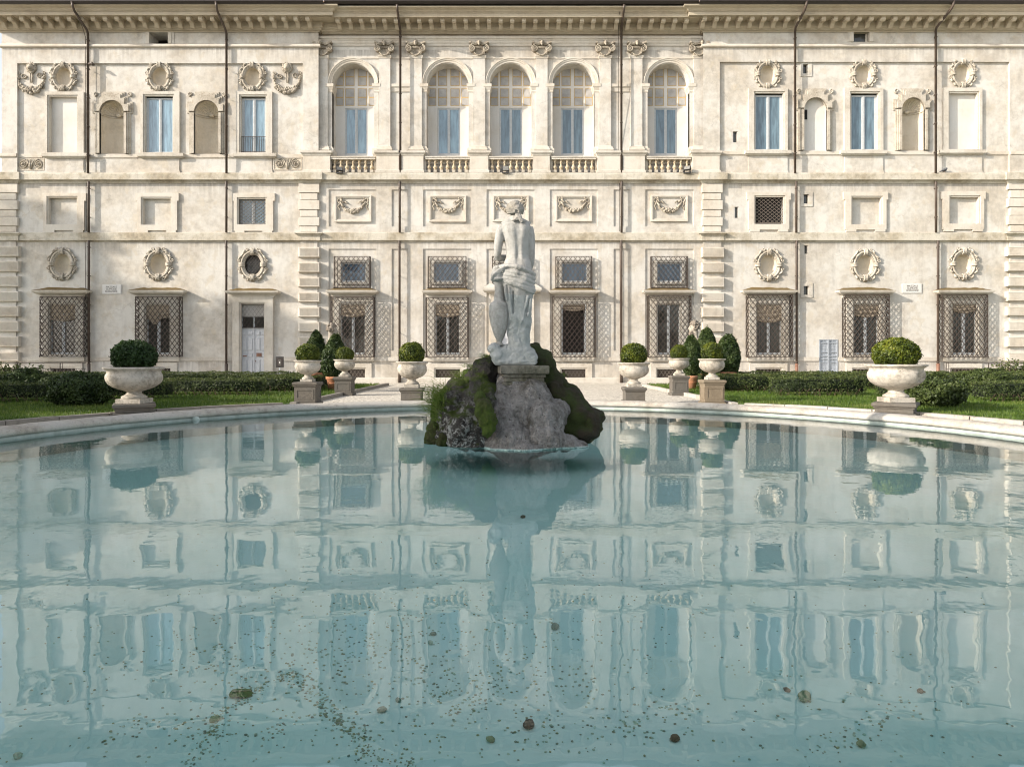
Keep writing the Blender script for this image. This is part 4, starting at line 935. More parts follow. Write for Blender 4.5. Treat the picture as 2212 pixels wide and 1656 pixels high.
for (a, b_) in ((721.6, 798.8), (924.6, 1006.5), (1063.5, 1145), (1200.8, 1278.7), (1407, 1485.4)):
    c = CX+((a+b_)/2-CX)*1.008
    ia = {721.6: (736, 791), 924.6: (937, 993), 1063.5: (1075, 1132), 1200.8: (1213, 1269), 1407: (1419, 1474)}[a]
    w = surround(ia[0]-5.5, ia[1]+5.5, 561.5, 614, ia[0], ia[1], 567, 609, p=.03, mat='trav', step=False)
    g = MB(); A, B, C, D = X(ia[0])+.006, X(ia[1])-.006, Z(609)+.006, Z(567)-.006
    for q in ((A, A+.07, C, D), (B-.07, B, C, D), (A+.07, B-.07, D-.07, D), (A+.07, B-.07, C, C+.07)): g.box(q[0], q[1], YF+.06, YF+.12, q[2], q[3], 'wood')
    g.build('casement', w); g = MB(); g.box(A+.07, B-.07, YF+.10, YF+.115, C+.07, D-.07, 'glass_sky'); g.build('pane', w)
    grille(a, b_, 554, 621.5, .20, w, pins=False)
for (a, b_, c, d) in [h[:4] for h in left_low[-2:]]+[h[:4] for h in mid_low[-4:]]+[h[:4] for h in right_low[6:9]]:
    w = surround(a-11, b_+11, c-9, d+ (0 if c < 793.58 and a != 737 else 0), a, b_, c, d, p=.07, inner=-.1, name='basement_window')
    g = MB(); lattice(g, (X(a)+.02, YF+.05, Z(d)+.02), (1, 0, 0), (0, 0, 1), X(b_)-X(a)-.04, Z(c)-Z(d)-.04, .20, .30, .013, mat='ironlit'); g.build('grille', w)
    g = MB(); g.box(X(a)+.01, X(b_)-.01, YF+.15, YF+.2, Z(d)+.01, Z(c)-.01, 'iron'); g.build('shutter', w)
# doors
w = surround(501.8, 589, 641, 822, 518, 575, 653, 818, p=.14, inner=-.1, name='door_frame'); hood(483.5, 601, 622, 638.5, w, p=.5)
def leafdoor(x0, x1, y0, y1, depth, mat='door', handle=True):
    a, b_, c, d = X(x0)+.005, X(x1)-.005, Z(y1), Z(y0)-.004; y = YF+depth; mb = MB(); m_ = (a+b_)/2; mb.box(a, b_, y, y+.05, c, d, mat)
    H = d-c
    for (u0, u1) in ((a, m_-.012), (m_+.012, b_)):
        W_ = u1-u0; mb.box(u0, u1, y-.03, y-.001, c, c+.12, mat)
        for (z0, z1) in ((.05, .40), (.44, .53), (.57, .84), (.87, .96)):
            for q in ((0.06, .48), (.52, .94)):
                xa, xb = u0+W_*q[0], u0+W_*q[1]; za, zb = c+H*z0, c+H*z1
                mb.box(xa, xb, y-.012, y-.0005, za, zb, mat); mb.box(xa+.035, xb-.035, y-.035, y-.0125, za+.035, zb-.035, mat, .008)
    mb.box(m_-.03, m_+.03, y-.05, y-.036, c+.12, d, mat)
    return mb, (a, b_, c, d, m_, y)
mb, (a, b_, c, d, m_, y) = leafdoor(518, 575, 710, 820, .16); o = mb.build('door', pal); o['label'] = 'pale grey panelled double door under a grilled transom'
g = MB(); g.box(a+.12, a+.32, y-.05, y-.03, c+1.25, c+1.31, 'copper'); g.box(m_+.14, m_+.42, y-.05, y-.036, c+1.25, c+1.45, 'copper'); g.ball((m_+.1, y-.08, c+1.0), .035, 'copper'); g.build('door_fittings', o)
g = MB(); A, B, C, D = X(518)+.01, X(575)-.01, Z(708.5), Z(653)-.01; g.box(A, B, YF+.14, YF+.21, C-.05, C+.04, 'wood'); g.box(A, A+.09, YF+.14, YF+.2, C+.04, D, 'wood'); g.box(B-.09, B, YF+.14, YF+.2, C+.04, D, 'wood'); g.box((A+B)/2-.05, (A+B)/2+.05, YF+.14, YF+.2, C+.04, C+.65, 'wood'); g.box(A+.09, B-.09, YF+.14, YF+.2, C+.62, D, 'plaster_pale')
t_ = g.build('transom', w); g = MB(); g.box(A+.09, B-.09, YF+.17, YF+.18, C+.04, C+.61, 'glass_dark'); g.build('pane', w)
g = MB(); lattice(g, (A+.02, YF+.08, C+.02), (1, 0, 0), (0, 0, 1), B-A-.04, D-C-.04, .21, .29, .014); g.build('grille', w)
# central doorway, largely hidden behind the statue
w = surround(1060, 1154, 634, 828, 1072, 1142, 640, 826, p=.14, inner=-.1, name='door_frame')
mb = MB(); mb.mould(X(1060, .2), X(1153, .2), .14, [(.16, Z(640, .16)), (.20, Z(634, .2)), (.30, Z(632, .3)), (.50, Z(629, .5)), (.55, Z(626, .55)), (.55, Z(621.5, .55)), (.2, Z(612, .2)), (.2, Z(608, .2))], 'trav'); mb.build('hood', w)
mb, q = leafdoor(1072, 1142, 660, 830, .10, 'door'); o = mb.build('door', pal); o['label'] = 'pale grey panelled double door half hidden by the statue'
# low grey studded service door
mb = MB(); a, b_, c, d = X(1769.2), X(1809.3), Z(812), Z(733.2); y = YF+.03; mb.box(a, b_, y, y+.02, c, d, 'steel')
W_ = b_-a; H = d-c
for (u0, u1) in ((0, .055), (.46, .54), (.945, 1)): mb.box(a+W_*u0, a+W_*u1, y-.06, y-.001, c, d, 'steel')
for z_ in (0, .10, .36, .46, .54, .64, .90, .985):
    for (u0, u1) in ((.055, .46), (.54, .945)): mb.box(a+W_*u0, a+W_*u1, y-.05, y-.001, c+H*z_, c+H*z_+.035, 'steel')
for i in range(5):
    for j in range(24):
        for u0 in (.09, .575): mb.ball((a+W_*(u0+.335*i/4), y-.01, c+H*(.04+.92*j/23)), .016, 'steel', 5, 4)
o = mb.build('service_door', pal); o['label'] = 'low silver-grey door covered in studs'
# ------------------------------------------------------------------ rainwater pipes and wires
def pipe(pts, r=.062, name='downpipe', collars=True, mt='pipe'):
    mb = MB(); mb.tube([(X(px, p), YF-p, Z(py, p)) for px, py, p in pts], r, 10, mt)
    if collars:
        (px, y0, p), (_, y1, _) = pts[-2], pts[-1]
        for yy in np.arange(y0+12, y1, 62): mb.tube([(X(px, p), YF-p, Z(yy, p)), (X(px, p), YF-p, Z(yy+1.4, p))], r*1.35, 10, mt); mb.bar((X(px, p), YF-p, Z(yy+.7, p)), (X(px, p), YF-p+.2, Z(yy+.7, p)), .02, mt)
    mb.build(name, pal)
def down(x1, x2, x3, top, pu, kink, ang, yend=827, pl=.17):
    pipe(top+[(x1, kink, pu), (x1, 374, pu)]); pipe([(x2, 392, pl), (x2, 394, pl), (x2, 502, pl)]); pipe([(x3, 520, pl), (x3, 521, pl), (x3, yend-42, pl)])
    pipe([(x3, yend-42, pl), (x3, yend, pl)], .085, 'downpipe_foot', False, 'copper' if x3 > 1600 else 'pipe')
PU = PW+.15
down(190, 191.5, 191.8, [(155.5, 4, 1.62), (157, 14, 1.56), (160.5, 24, 1.36), (187, 64, .56)], PU, 74, 0)
down(489.2, 489, 488.8, [(466.5, 4, 1.62), (467.5, 14, 1.56), (469.5, 25, 1.36), (486.5, 63, .56)], PU, 73, 0)
down(864.8, 863.5, 863, [(857.5, 10, 1.42), (858, 18, 1.36), (859, 27, 1.15), (863.5, 60, .38)], PC+.36, 66, 0)
down(1342.3, 1342.8, 1342.3, [(1348.6, 10, 1.42), (1347.8, 18, 1.36), (1347, 28, 1.15), (1342.6, 58, .38)], PC+.36, 66, 0)
down(1717.5, 1720.2, 1721, [(1743, 2, 1.62), (1741.5, 13, 1.56), (1738, 23, 1.36), (1718.5, 60, .56)], PU, 70, 0)
down(2021.4, 2022, 2026.5, [(2061, 2, 1.62), (2059, 12, 1.56), (2053, 22, 1.36), (2023, 60, .56)], PU, 68, 0)
def wire(pts): mb = MB(); mb.tube([(X(a, c), YF-c, Z(b_, c)) for a, b_, c in pts], .014, 5, 'iron'); mb.build('cable', pal)
wire([(150, 4, 1.4), (165, 28, 1.2), (179, 62, .6), (184.5, 80, .2), (185.5, 370, .18)]); wire([(186, 395, .05), (186.5, 500, .05)]); wire([(184, 522, .05), (185, 626, .05), (186, 780, .05)])
wire([(1343, 0, 1.2), (1338, 30, 1.0), (1336, 60, .3), (1335.5, 330, -.14), (1337, 372, .2)]); wire([(1338, 395, .03), (1338.5, 500, .03)]); wire([(1339, 522, .03), (1340, 820, .03)])
mb = MB(); mb.tube([(X(192, PU), YF-PU, Z(139, PU)), (X(200, PU), YF-PU-.05, Z(137.5, PU)), (X(204, PU), YF-PU-.1, Z(142, PU))], .07, 8, 'pipe'); mb.build('camera_bracket', pal)
# ------------------------------------------------------------------ small things on the facade
def lettering(body, x, y, z, size, parent, mat='text', name='lettering', rz=0, depth=.004):
    cu = bpy.data.curves.new('t', 'FONT'); cu.body = body; cu.size = size; cu.align_x = 'CENTER'; cu.align_y = 'CENTER'; cu.extrude = depth; cu.space_line = .88
    t_ = bpy.data.objects.new('t', cu); COL.objects.link(t_); dg = bpy.context.evaluated_depsgraph_get(); me = bpy.data.meshes.new_from_object(t_.evaluated_get(dg))
    bpy.data.objects.remove(t_); me.materials.clear(); me.materials.append(M[mat]); o = bpy.data.objects.new(name, me); COL.objects.link(o); o.parent = parent
    co = np.empty(len(me.vertices)*3); me.vertices.foreach_get('co', co); co = co.reshape(-1, 3); me.vertices.foreach_set('co', np.stack([co[:, 0], -co[:, 2], co[:, 1]], 1).ravel()); me.update()
    o.location = Vector((x, y, z))-parent.location; return o
for (a, b_, c, d, lab) in ((221, 262, 614.7, 635, 'pale marble street plaque between the two left ground floor windows'), (1949, 1991, 612.5, 633, 'pale marble street plaque on the right wing near the far right downpipe')):
    t = thing('street_plaque', lab, 'sign', ((X(a)+X(b_))/2, YF-.03, Z((c+d)/2)))
    mb = MB(); mb.box(X(a, .04), X(b_, .04), YF-.04, YF+.01, Z(d, .04), Z(c, .04), 'plaque', .006)
    mb.box(X(a, .04)+.03, X(b_, .04)-.03, YF-.043, YF-.0405, Z(d, .04)+.03, Z(c, .04)-.03, 'plaque'); mb.build('slab', t)
    lettering('PIAZZALE\nSCIPIONE\nBORGHESE', (X(a)+X(b_))/2-.0, YF-.044, Z((c+d)/2)-.0, .135, t)
def floodlight(px, py, p, tilt, lab, yaw=0):
    t = thing('floodlight', lab, 'floodlight', (X(px, p), YF-p, Z(374, p)-0))
    mb = MB(); w_, h, th = .17, .13, .05
    V = [(sx*w_, sy*th, sz*h) for sx in (-1, 1) for sy in (-1, 1) for sz in (-1, 1)]
    def tr(v):
        x, y, z = v; y, z = y*math.cos(tilt)-z*math.sin(tilt), y*math.sin(tilt)+z*math.cos(tilt); x, y = x*math.cos(yaw)-y*math.sin(yaw), x*math.sin(yaw)+y*math.cos(yaw)
        return (X(px, p)+x, YF-p+y, Z(py, p)+z)
    q = [(0, 1, 3, 2), (4, 6, 7, 5), (0, 4, 5, 1), (2, 3, 7, 6), (0, 2, 6, 4), (1, 5, 7, 3)]
    mb.add([tr(v) for v in V], q, 'lamp'); mb.build('housing', t)
    g = MB(); g.add([tr((sx*w_*.85, -th-.004, sz*h*.82)) for sx, sz in ((-1, -1), (1, -1), (1, 1), (-1, 1))], [(0, 1, 2, 3)], 'lampglass'); g.build('lens', t)
    g = MB()
    for sg in (-1, 1): g.bar(tr((sg*(w_+.02), 0, 0)), (X(px, p)+sg*.17, YF-p+.02, Z(374, p)), .014, 'lamp')
    g.box(X(px, p)-.19, X(px, p)+.19, YF-p-.03, YF-p+.07, Z(373.2, p)-.03, Z(373.2, p)+.012, 'lamp'); g.build('bracket', t)
floodlight(733, 365.5, .33, -.5, 'black floodlight tilted down on the ledge under the leftmost arch', .5)
floodlight(1092.5, 364, .33, -.1, 'black floodlight on the ledge under the middle arch', 0)
floodlight(1484.5, 363.5, .33, -.5, 'black floodlight tilted down on the ledge under the rightmost arch', -.5)
mb = MB(); p = .2; c = Vector((X(2040, p), YF-p, Z(372.6, p)))
mb2 = MB(); mb2.ball((0, 0, .13), (.13, .07, .075), 'bird', 12, 8); mb2.ball((.12, 0, .21), (.045, .04, .05), 'bird', 10, 8); mb2.tube([(.07, 0, .15), (.11, 0, .19)], [.055, .04], 8, 'bird'); mb2.tube([(-.08, 0, .12), (-.2, 0, .06), (-.27, 0, .035)], [.05, .03, .015], 8, 'bird')
mb2.tube([(.15, 0, .21), (.185, 0, .2)], [.012, .003], 6, 'lamp')
for sg in (-1, 1): mb2.tube([(.0, sg*.03, .08), (.01, sg*.03, .0)], .008, 5, 'copper'); mb2.tube([(.06, sg*.065, .15), (-.06, sg*.07, .13), (-.18, sg*.03, .09)], [.03, .04, .01], 8, 'bird')
o = mb2.build('pigeon'); o.location = c; tag(o, 'small grey pigeon perched on the ledge at the far right end of the palace', 'pigeon')
t = thing('notice_board', 'small black notice board on a slim post beside the grey double door', 'sign', (X(604.5, 1.4), YF-1.4, 0))
xx = X(604.5, 1.4); yy = YF-1.4; mb = MB(); mb.box(xx-.20, xx+.20, yy-.03, yy+.03, Z(793.6, 1.4), Z(770, 1.4), 'lamp', .006); mb.box(xx-.16, xx+.16, yy-.036, yy-.031, Z(791, 1.4), Z(773, 1.4), 'gutter'); mb.build('board', t)
mb = MB(); mb.box(xx-.035, xx+.035, yy-.04, yy-.037, Z(784.5, 1.4), Z(781, 1.4), 'plaque'); mb.box(xx-.07, xx+.07, yy-.04, yy-.037, Z(778.6, 1.4), Z(778, 1.4), 'plaque'); mb.box(xx-.06, xx+.06, yy-.04, yy-.037, Z(787.3, 1.4), Z(786.8, 1.4), 'plaque'); mb.build('printed_emblem', t)
mb = MB(); mb.tube([(xx, yy, 0), (xx, yy, Z(793, 1.4))], .025, 8, 'wood'); mb.build('post', t)
# ------------------------------------------------------------------ ground, pool, lawns
PCX, PCY, PR, KCY = 0.05, 10.07, 8.5, 10.42
m, t, b = newmat('gravel_ground'); p = pos(t); v = N(t, 'ShaderNodeTexVoronoi'); v.inputs['Scale'].default_value = 22; t.links.new(p, v.inputs['Vector'])
c = mix(t, ramp(t, noi(t, p, .6, 6, .6), .4, .7), (.56, .50, .41), (.40, .35, .28)); c = mix(t, .7, c, ramp(t, v.outputs['Color'], .15, .85, (.20, .17, .14, 1), (.85, .80, .70, 1)))
t.links.new(c, b.inputs['Base Color']); b.inputs['Roughness'].default_value = .95; bump(t, b, v.outputs['Distance'], .9, .02); M['gravel'] = m
m, t, b = newmat('lawn_earth'); p = pos(t); c = mix(t, ramp(t, noi(t, p, 3, 8, .7), .35, .7), (.05, .10, .012), (.10, .14, .03)); t.links.new(c, b.inputs['Base Color']); b.inputs['Roughness'].default_value = 1; bump(t, b, noi(t, p, 60, 4, .7), .8, .03); M['lawn'] = m
mb = MB(); rr = [8.88, 9.4, 10.5, 14, 20, 32, 60, 150, 500, 1500]; n = 96; vs = []; fs = []
for r in rr:
    for k in range(n): a = 2*math.pi*k/n; vs.append((PCX+r*math.cos(a), PCY+r*math.sin(a), 0))
for i in range(len(rr)-1):
    for k in range(n): j = (k+1) % n; fs.append((i*n+k, i*n+j, i*n+n+j, i*n+n+k))
mb.add(vs, fs, 'gravel'); tag(mb.build('ground'), kind='structure')
def lawn(sg):
    mb = MB(); vs = []; fs = []; xs = np.linspace(6.25, 34, 110); zl = .075
    for x in xs:
        y0 = KCY+math.sqrt(max(0, 10.62**2-x*x)) if x < 10.62 else 4
        if x < 10.62 and x > 10.4: y0 = KCY+1
        vs += [(sg*x+PCX, y0, zl), (sg*x+PCX, (y0+32.6)/2, zl), (sg*x+PCX, 32.6, zl), (sg*x+PCX, y0, -.02), (sg*x+PCX, 32.6, -.02)]
    for i in range(len(xs)-1): q = 5*i; fs += [(q, q+5, q+6, q+1), (q+1, q+6, q+7, q+2), (q+3, q+8, q+5, q), (q+2, q+7, q+9, q+4)]
    fs.append((0, 1, 2, 4, 3)); mb.add(vs, fs, 'lawn'); tag(mb.build('lawn'), kind='structure')
lawn(-1); lawn(1)
# kerb stones round the lawns
for sg in (-1, 1):
    mb = MB(); mt = 'kerb' if sg < 0 else 'rim'
    def arc(r, a): return (PCX+sg*r*math.sin(a), KCY+r*math.cos(a))
    a = math.asin(6.35/10.5)
    while a < 2.0:
        a2 = a+.105; g = .0012; ri, ro = 10.44, 10.64; zt = .115+random.uniform(-.006, .006)
        P = [arc(ri, a+g), arc(ri, a2-g), arc(ro, a2-g), arc(ro, a+g)]
        if sg < 0: P = P[::-1]
        mb.add([(x, y, -.05) for x, y in P]+[(x, y, zt) for x, y in P], [(0, 1, 5, 4), (1, 2, 6, 5), (2, 3, 7, 6), (3, 0, 4, 7), (4, 5, 6, 7)], mt); a = a2
    y = 19.0
    while y < 32.5:
        x0, x1 = sorted((PCX+sg*6.06, PCX+sg*6.24)); mb.box(x0, x1, y+.01, y+1.19, -.05, .115+random.uniform(-.006, .006), 'rim' if sg > 0 else 'kerb', .01); y += 1.2
    tag(mb.build('kerb'), kind='structure')
# the pool
m, t, b = newmat('pool_plaster'); p = pos(t)
c = mix(t, ramp(t, noi(t, p, .5, 7, .62), .36, .68), (.66, .93, .885), (.84, .99, .96)); c = mix(t, mul(t, ramp(t, noi(t, p, 5, 8, .7), .55, .75), .35), c, (.50, .68, .60))
t.links.new(c, b.inputs['Base Color']); b.inputs['Roughness'].default_value = .95; M['poolfloor'] = m
m, t, b = newmat('pool_side'); p = pos(t); c = mix(t, ramp(t, noi(t, pos(t, (1, 1, .3)), 3, 7, .65), .4, .7), (.46, .52, .48), (.30, .34, .30)); t.links.new(c, b.inputs['Base Color']); b.inputs['Roughness'].default_value = .8; M['poolside'] = m
basin = thing('fountain_basin', 'round shallow basin with a rounded travertine rim and pale turquoise floor', 'basin', (PCX, PCY, 0))
def ring(profile, mat, name, joints=0, n=288):
    mb = MB(); vs = []; fs = []; m_ = len(profile)
    for k in range(n):
        a = 2*math.pi*k/n; j = 0
        if joints:
            f_ = (k*joints/n) % 1.0; j = -.014 if f_ < joints/n*.99 else 0
        for i, (r, z) in enumerate(profile):
            w = (.012*nz((a*9, z*2, 3))+.006*nz((a*60, z*5, 7))) if joints else 0
            rc = 8.71; dr = (r-rc); s_ = 1+w*3+j*3 if joints and 0 < i < m_-1 else 1
            rr_ = rc+dr*s_ if joints else r; zz = z*s_ if joints else z
            vs.append((PCX+rr_*math.cos(a), PCY+rr_*math.sin(a), zz))
    for k in range(n):
        k2 = (k+1) % n
        for i in range(m_-1): fs.append((k*m_+i, k2*m_+i, k2*m_+i+1, k*m_+i+1))
    mb.add(vs, fs, mat, True); return mb.build(name, basin)
ring([(8.57, .045), (8.48, .055), (8.445, .085), (8.44, .12), (8.47, .165), (8.54, .195), (8.65, .212), (8.77, .21), (8.87, .185), (8.93, .13), (8.95, .06), (8.95, -.05)], 'rim', 'rim', 30)
ring([(8.57, .05), (8.51, .045), (8.50, -.36)], 'poolside', 'inner_wall')
mb = MB(); vs = [(PCX, PCY, -.36)]; rs = [1, 2, 4, 6, 8.55]; n = 96
for r in rs: vs += [(PCX+r*math.cos(2*math.pi*k/n), PCY+r*math.sin(2*math.pi*k/n), -.36-.0*(1-r/8.2)) for k in range(n)]
fs = [(0, 1+k, 1+(k+1) % n) for k in range(n)]
for i in range(len(rs)-1):
    for k in range(n): j = (k+1) % n; fs.append((1+i*n+k, 1+i*n+n+k, 1+i*n+n+j, 1+i*n+j))
mb.add(vs, fs, 'poolfloor', True); mb.build('floor', basin)
mb = MB(); mb.lathe([(.07, 0), (.10, .01), (.10, .06), (.06, .07)], (0, 0, 0), 14, 'poolside'); mb.v = [(PCX-6.95+vx*.8, 14.93-vz, .02+vy*.6) for vx, vy, vz in mb.v]; mb.build('water_spout', basin)
# water
m = bpy.data.materials.new('pool_water'); m.use_nodes = True; t = m.node_tree; t.nodes.clear()
out = N(t, 'ShaderNodeOutputMaterial'); tr = N(t, 'ShaderNodeBsdfTransparent'); gl = N(t, 'ShaderNodeBsdfGlossy'); fr = N(t, 'ShaderNodeFresnel'); ms = N(t, 'ShaderNodeMixShader')
tr.inputs[0].default_value = (.94, .995, .975, 1); gl.inputs['Roughness'].default_value = .004; gl.inputs[0].default_value = (.97, .99, 1, 1); fr.inputs['IOR'].default_value = 1.6
bp = N(t, 'ShaderNodeBump'); p = pos(t)
g = N(t, 'ShaderNodeNewGeometry')
def dnoise(vec, sc, det):
    n_ = N(t, 'ShaderNodeTexNoise'); n_.inputs['Scale'].default_value = sc; n_.inputs['Detail'].default_value = det; n_.inputs['Roughness'].default_value = .5; t.links.new(vec, n_.inputs['Vector']); return n_.outputs[0]
h1 = dnoise(p, 1.1, 2); h2 = dnoise(p, 4.5, 2); h3 = dnoise(p, 16, 1); area = ramp(t, dnoise(pos(t), .22, 2), .42, .62)
hh = mul(t, h1, .030); hh = mul(t, hh, mul(t, h2, .0055), 'ADD'); hh = mul(t, hh, mul(t, mul(t, h3, area), .0022), 'ADD')
bp.inputs['Strength'].default_value = 1; bp.inputs['Distance'].default_value = 1.0; WAVE = bp
t.links.new(mul(t, hh, .13), bp.inputs['Height']); t.links.new(bp.outputs[0], gl.inputs['Normal']); t.links.new(bp.outputs[0], fr.inputs['Normal'])
t.links.new(fr.outputs[0], ms.inputs[0]); t.links.new(tr.outputs[0], ms.inputs[1]); t.links.new(gl.outputs[0], ms.inputs[2]); t.links.new(ms.outputs[0], out.inputs[0]); M['water'] = m
mb = MB(); n = 128; mb.add([(PCX+8.505*math.cos(2*math.pi*k/n), PCY+8.505*math.sin(2*math.pi*k/n), 0) for k in range(n)], [tuple(range(n))], 'water'); tag(mb.build('water'), kind='structure')
# pebbles on the floor
def pebble_mesh(name, s, col, rough=.8):
    if col not in M: M[col] = flat(col, PEB[col], rough, var=.4, sc=40)
    mb = MB(); mb.ball((0, 0, s*.36), (s*.88, s*.68, s*.48), col, 9, 6, .14); return mb
PEB = {'pebble_pale': (.56, .74, .60), 'pebble_grey': (.30, .40, .32), 'pebble_brown': (.16, .13, .085), 'pebble_dark': (.05, .052, .042), 'leaf_green': (.02, .17, .015), 'pebble_olive': (.33, .43, .25)}
def floorpt(px, py):            # survey of the floor: where the stone lies
    d = (HC+.36)/(py-HY)*F; return ((px-CX)/F*d, d)
big = [(1458, 1598, .030, 'pebble_brown', 'small rust brown stone'), (1142, 1570, .040, 'pebble_dark', 'angular dark brown stone, darkest of the pool floor'), (1199, 1357, .040, 'pebble_grey', 'oval grey stone right of the statue reflection'),
       (1738, 1510, .048, 'pebble_olive', 'long flat olive stone on the right of the pool floor'), (1700, 1492, .022, 'pebble_brown', 'reddish brown pebble next to the long olive stone'), (825, 1536, .028, 'pebble_grey', 'grey stone near the thick trail of pebbles'),
       (860, 1514, .022, 'pebble_grey', 'roundish grey stone above the thick trail of pebbles'), (1130, 1118, .038, 'pebble_brown', 'dark brown speck of stone below the rock'), (936, 1371, .024, 'pebble_grey', 'darker grey pebble left of the statue reflection'),
       (930, 1390, .024, 'pebble_pale', 'pale grey pebble left of the statue reflection'), (1060, 1600, .026, 'pebble_olive', 'olive pebble near the front edge'), (464, 1556, .030, 'pebble_olive', 'flat olive pebble at the lower left'),
       (1988, 1494, .022, 'pebble_brown', 'brown pebble at the far right'), (38, 1655-20, .026, 'pebble_pale', 'pale pebble in the lower left corner'), (1860, 1610, .028, 'pebble_olive', 'mossy olive pebble in the clump at the lower right')]
def clear(x, y): return not (-1.4 < x-.07 < 1.5 and 9.6 < y < 13) and (x-PCX)**2+(y-PCY)**2 < 8.3**2
for px, py, s_, cn, lab in big:
    x, y = floorpt(px, py); o = pebble_mesh('stone', s_, cn).build('stone'); o.location = (x, y, -.36); o.rotation_euler = (0, 0, random.uniform(0, 3)); tag(o, lab+' under the water', 'stone')
tmpl = [pebble_mesh('pebble', .0060, c_).build('pebble') for c_ in ('pebble_pale', 'pebble_grey', 'pebble_olive', 'pebble_pale')]
pts = []
def trail(P, n, w):
    P = [floorpt(*q) for q in P]
    for _ in range(n):
        k = random.randrange(len(P)-1); u = random.random(); (ax, ay), (bx, by) = P[k], P[k+1]
        pts.append((ax+(bx-ax)*u+random.gauss(0, w), ay+(by-ay)*u+random.gauss(0, w)))
trail([(830, 1656), (870, 1600), (900, 1545), (1000, 1500), (1030, 1480)][:3]+[(1010, 1505)], 0, .03)
trail([(420, 1656), (440, 1600), (480, 1545), (540, 1495), (600, 1470), (640, 1450)], 150, .022)
trail([(640, 1455), (680, 1500), (730, 1555), (780, 1590), (790, 1640), (900, 1650)], 260, .03)
trail([(240, 1590), (330, 1560), (540, 1600), (640, 1560)], 90, .06)
trail([(400, 1430), (560, 1440), (700, 1390), (820, 1400), (860, 1330)], 170, .16)
trail([(960, 1480), (1000, 1540), (1030, 1500), (1100, 1440)], 90, .06)
trail([(1130, 1560), (1300, 1590), (1400, 1560), (1500, 1530)], 110, .10)
trail([(1740, 1640), (1830, 1600), (1900, 1560), (2000, 1500)], 80, .05)
for _ in range(560):
    px = random.uniform(-20, 2230); py = 1000+650*random.random()**.6
    if random.random() < .35+.65*math.exp(-((px-1100)/900)**2): pts.append(floorpt(px, py))
for _ in range(1100):
    px = random.gauss(900, 330); py = random.gauss(1420, 110)
    if py > 1130: pts.append(floorpt(px, py))
pts = [q for q in pts if clear(*q) and q[1] > 1.9]; pts.sort(key=lambda q: q[1])
for i, (x, y) in enumerate(pts[:300]):
    s0 = random.choice(tmpl)
    if i < 4: o = tmpl[i]
    else: o = s0.copy(); COL.objects.link(o)
    k = random.uniform(.7, 1.45); o.scale = (k, k, k*random.uniform(.7, 1.1)); o.location = (x, y, -.36); o.rotation_euler = (0, 0, random.uniform(0, 6))
    tag(o, 'small smooth pebble lying among many like it on the near pool floor', 'pebble', 'pebbles scattered over the near pool floor')
mb = MB()
for (x, y) in pts[300:]:
    s_ = .0065*random.uniform(.7, 1.4); mb.ball((x, y, -.36+s_*.3), (s_, s_*.75, s_*.45), random.choice(('pebble_pale', 'pebble_pale', 'pebble_grey', 'pebble_olive')), 6, 4, .06)
tag(mb.build('gravel'), 'fine pale pebbles strewn over the pool floor', 'gravel', kind='stuff')
x, y = floorpt(522, 1500); mb = MB(); n = 14; vs = [(0, 0, .012)]
for k in range(n): a = 2*math.pi*k/n; r = .062*(1-.25*math.exp(-((a-.5)/.4)**2)); vs.append((r*math.cos(a), r*.85*math.sin(a), .006+.006*math.sin(3*a)))
pebble_mesh('x', .01, 'leaf_green'); mb.add(vs, [(0, 1+k, 1+(k+1) % n) for k in range(n)], 'leaf_green'); mb.tube([(-.05, 0, .014), (.05, .01, .016)], .0035, 5, 'pebble_olive')
o = mb.build('leaf'); o.location = (x, y, -.355); tag(o, 'round dark green leaf lying on the pool floor at the lower left', 'leaf')
# ------------------------------------------------------------------ urns, pedestals, clipped box
def ped(x, y, z0, zt, w, rz, label, mt='peperino', panel=True):
    mb = MB(); h = zt-z0; a = w/2
    mb.box(-a*.98, a*.98, -a*.98, a*.98, 0, .10, mt, .012); mb.box(-a*.86, a*.86, -a*.86, a*.86, .10, h-.10, mt, .01); mb.box(-a*.92, a*.92, -a*.92, a*.92, h-.13, h-.09, mt, .01); mb.box(-a, a, -a, a, h-.09, h, mt, .02)
    if h > .6 and panel:
        for k in range(4):
            c, s_ = math.cos(k*math.pi/2), math.sin(k*math.pi/2); b0 = MB(); e = a*.86; i0 = a*.60; yy = -e-.012
            for q in ((-i0-.04, i0+.04, .19, .23), (-i0-.04, i0+.04, h-.24, h-.20), (-i0-.04, -i0, .23, h-.24), (i0, i0+.04, .23, h-.24)): b0.box(q[0], q[1], yy, -e+.01, q[2], q[3], mt)
            mb.add([(vx*c-vy*s_, vx*s_+vy*c, vz) for vx, vy, vz in b0.v], b0.f, mt)
    o = mb.build('urn_pedestal'); o.location = (x, y, z0); o.rotation_euler = (0, 0, rz); return tag(o, label, 'pedestal', 'stone pedestals carrying the urns round the pool')
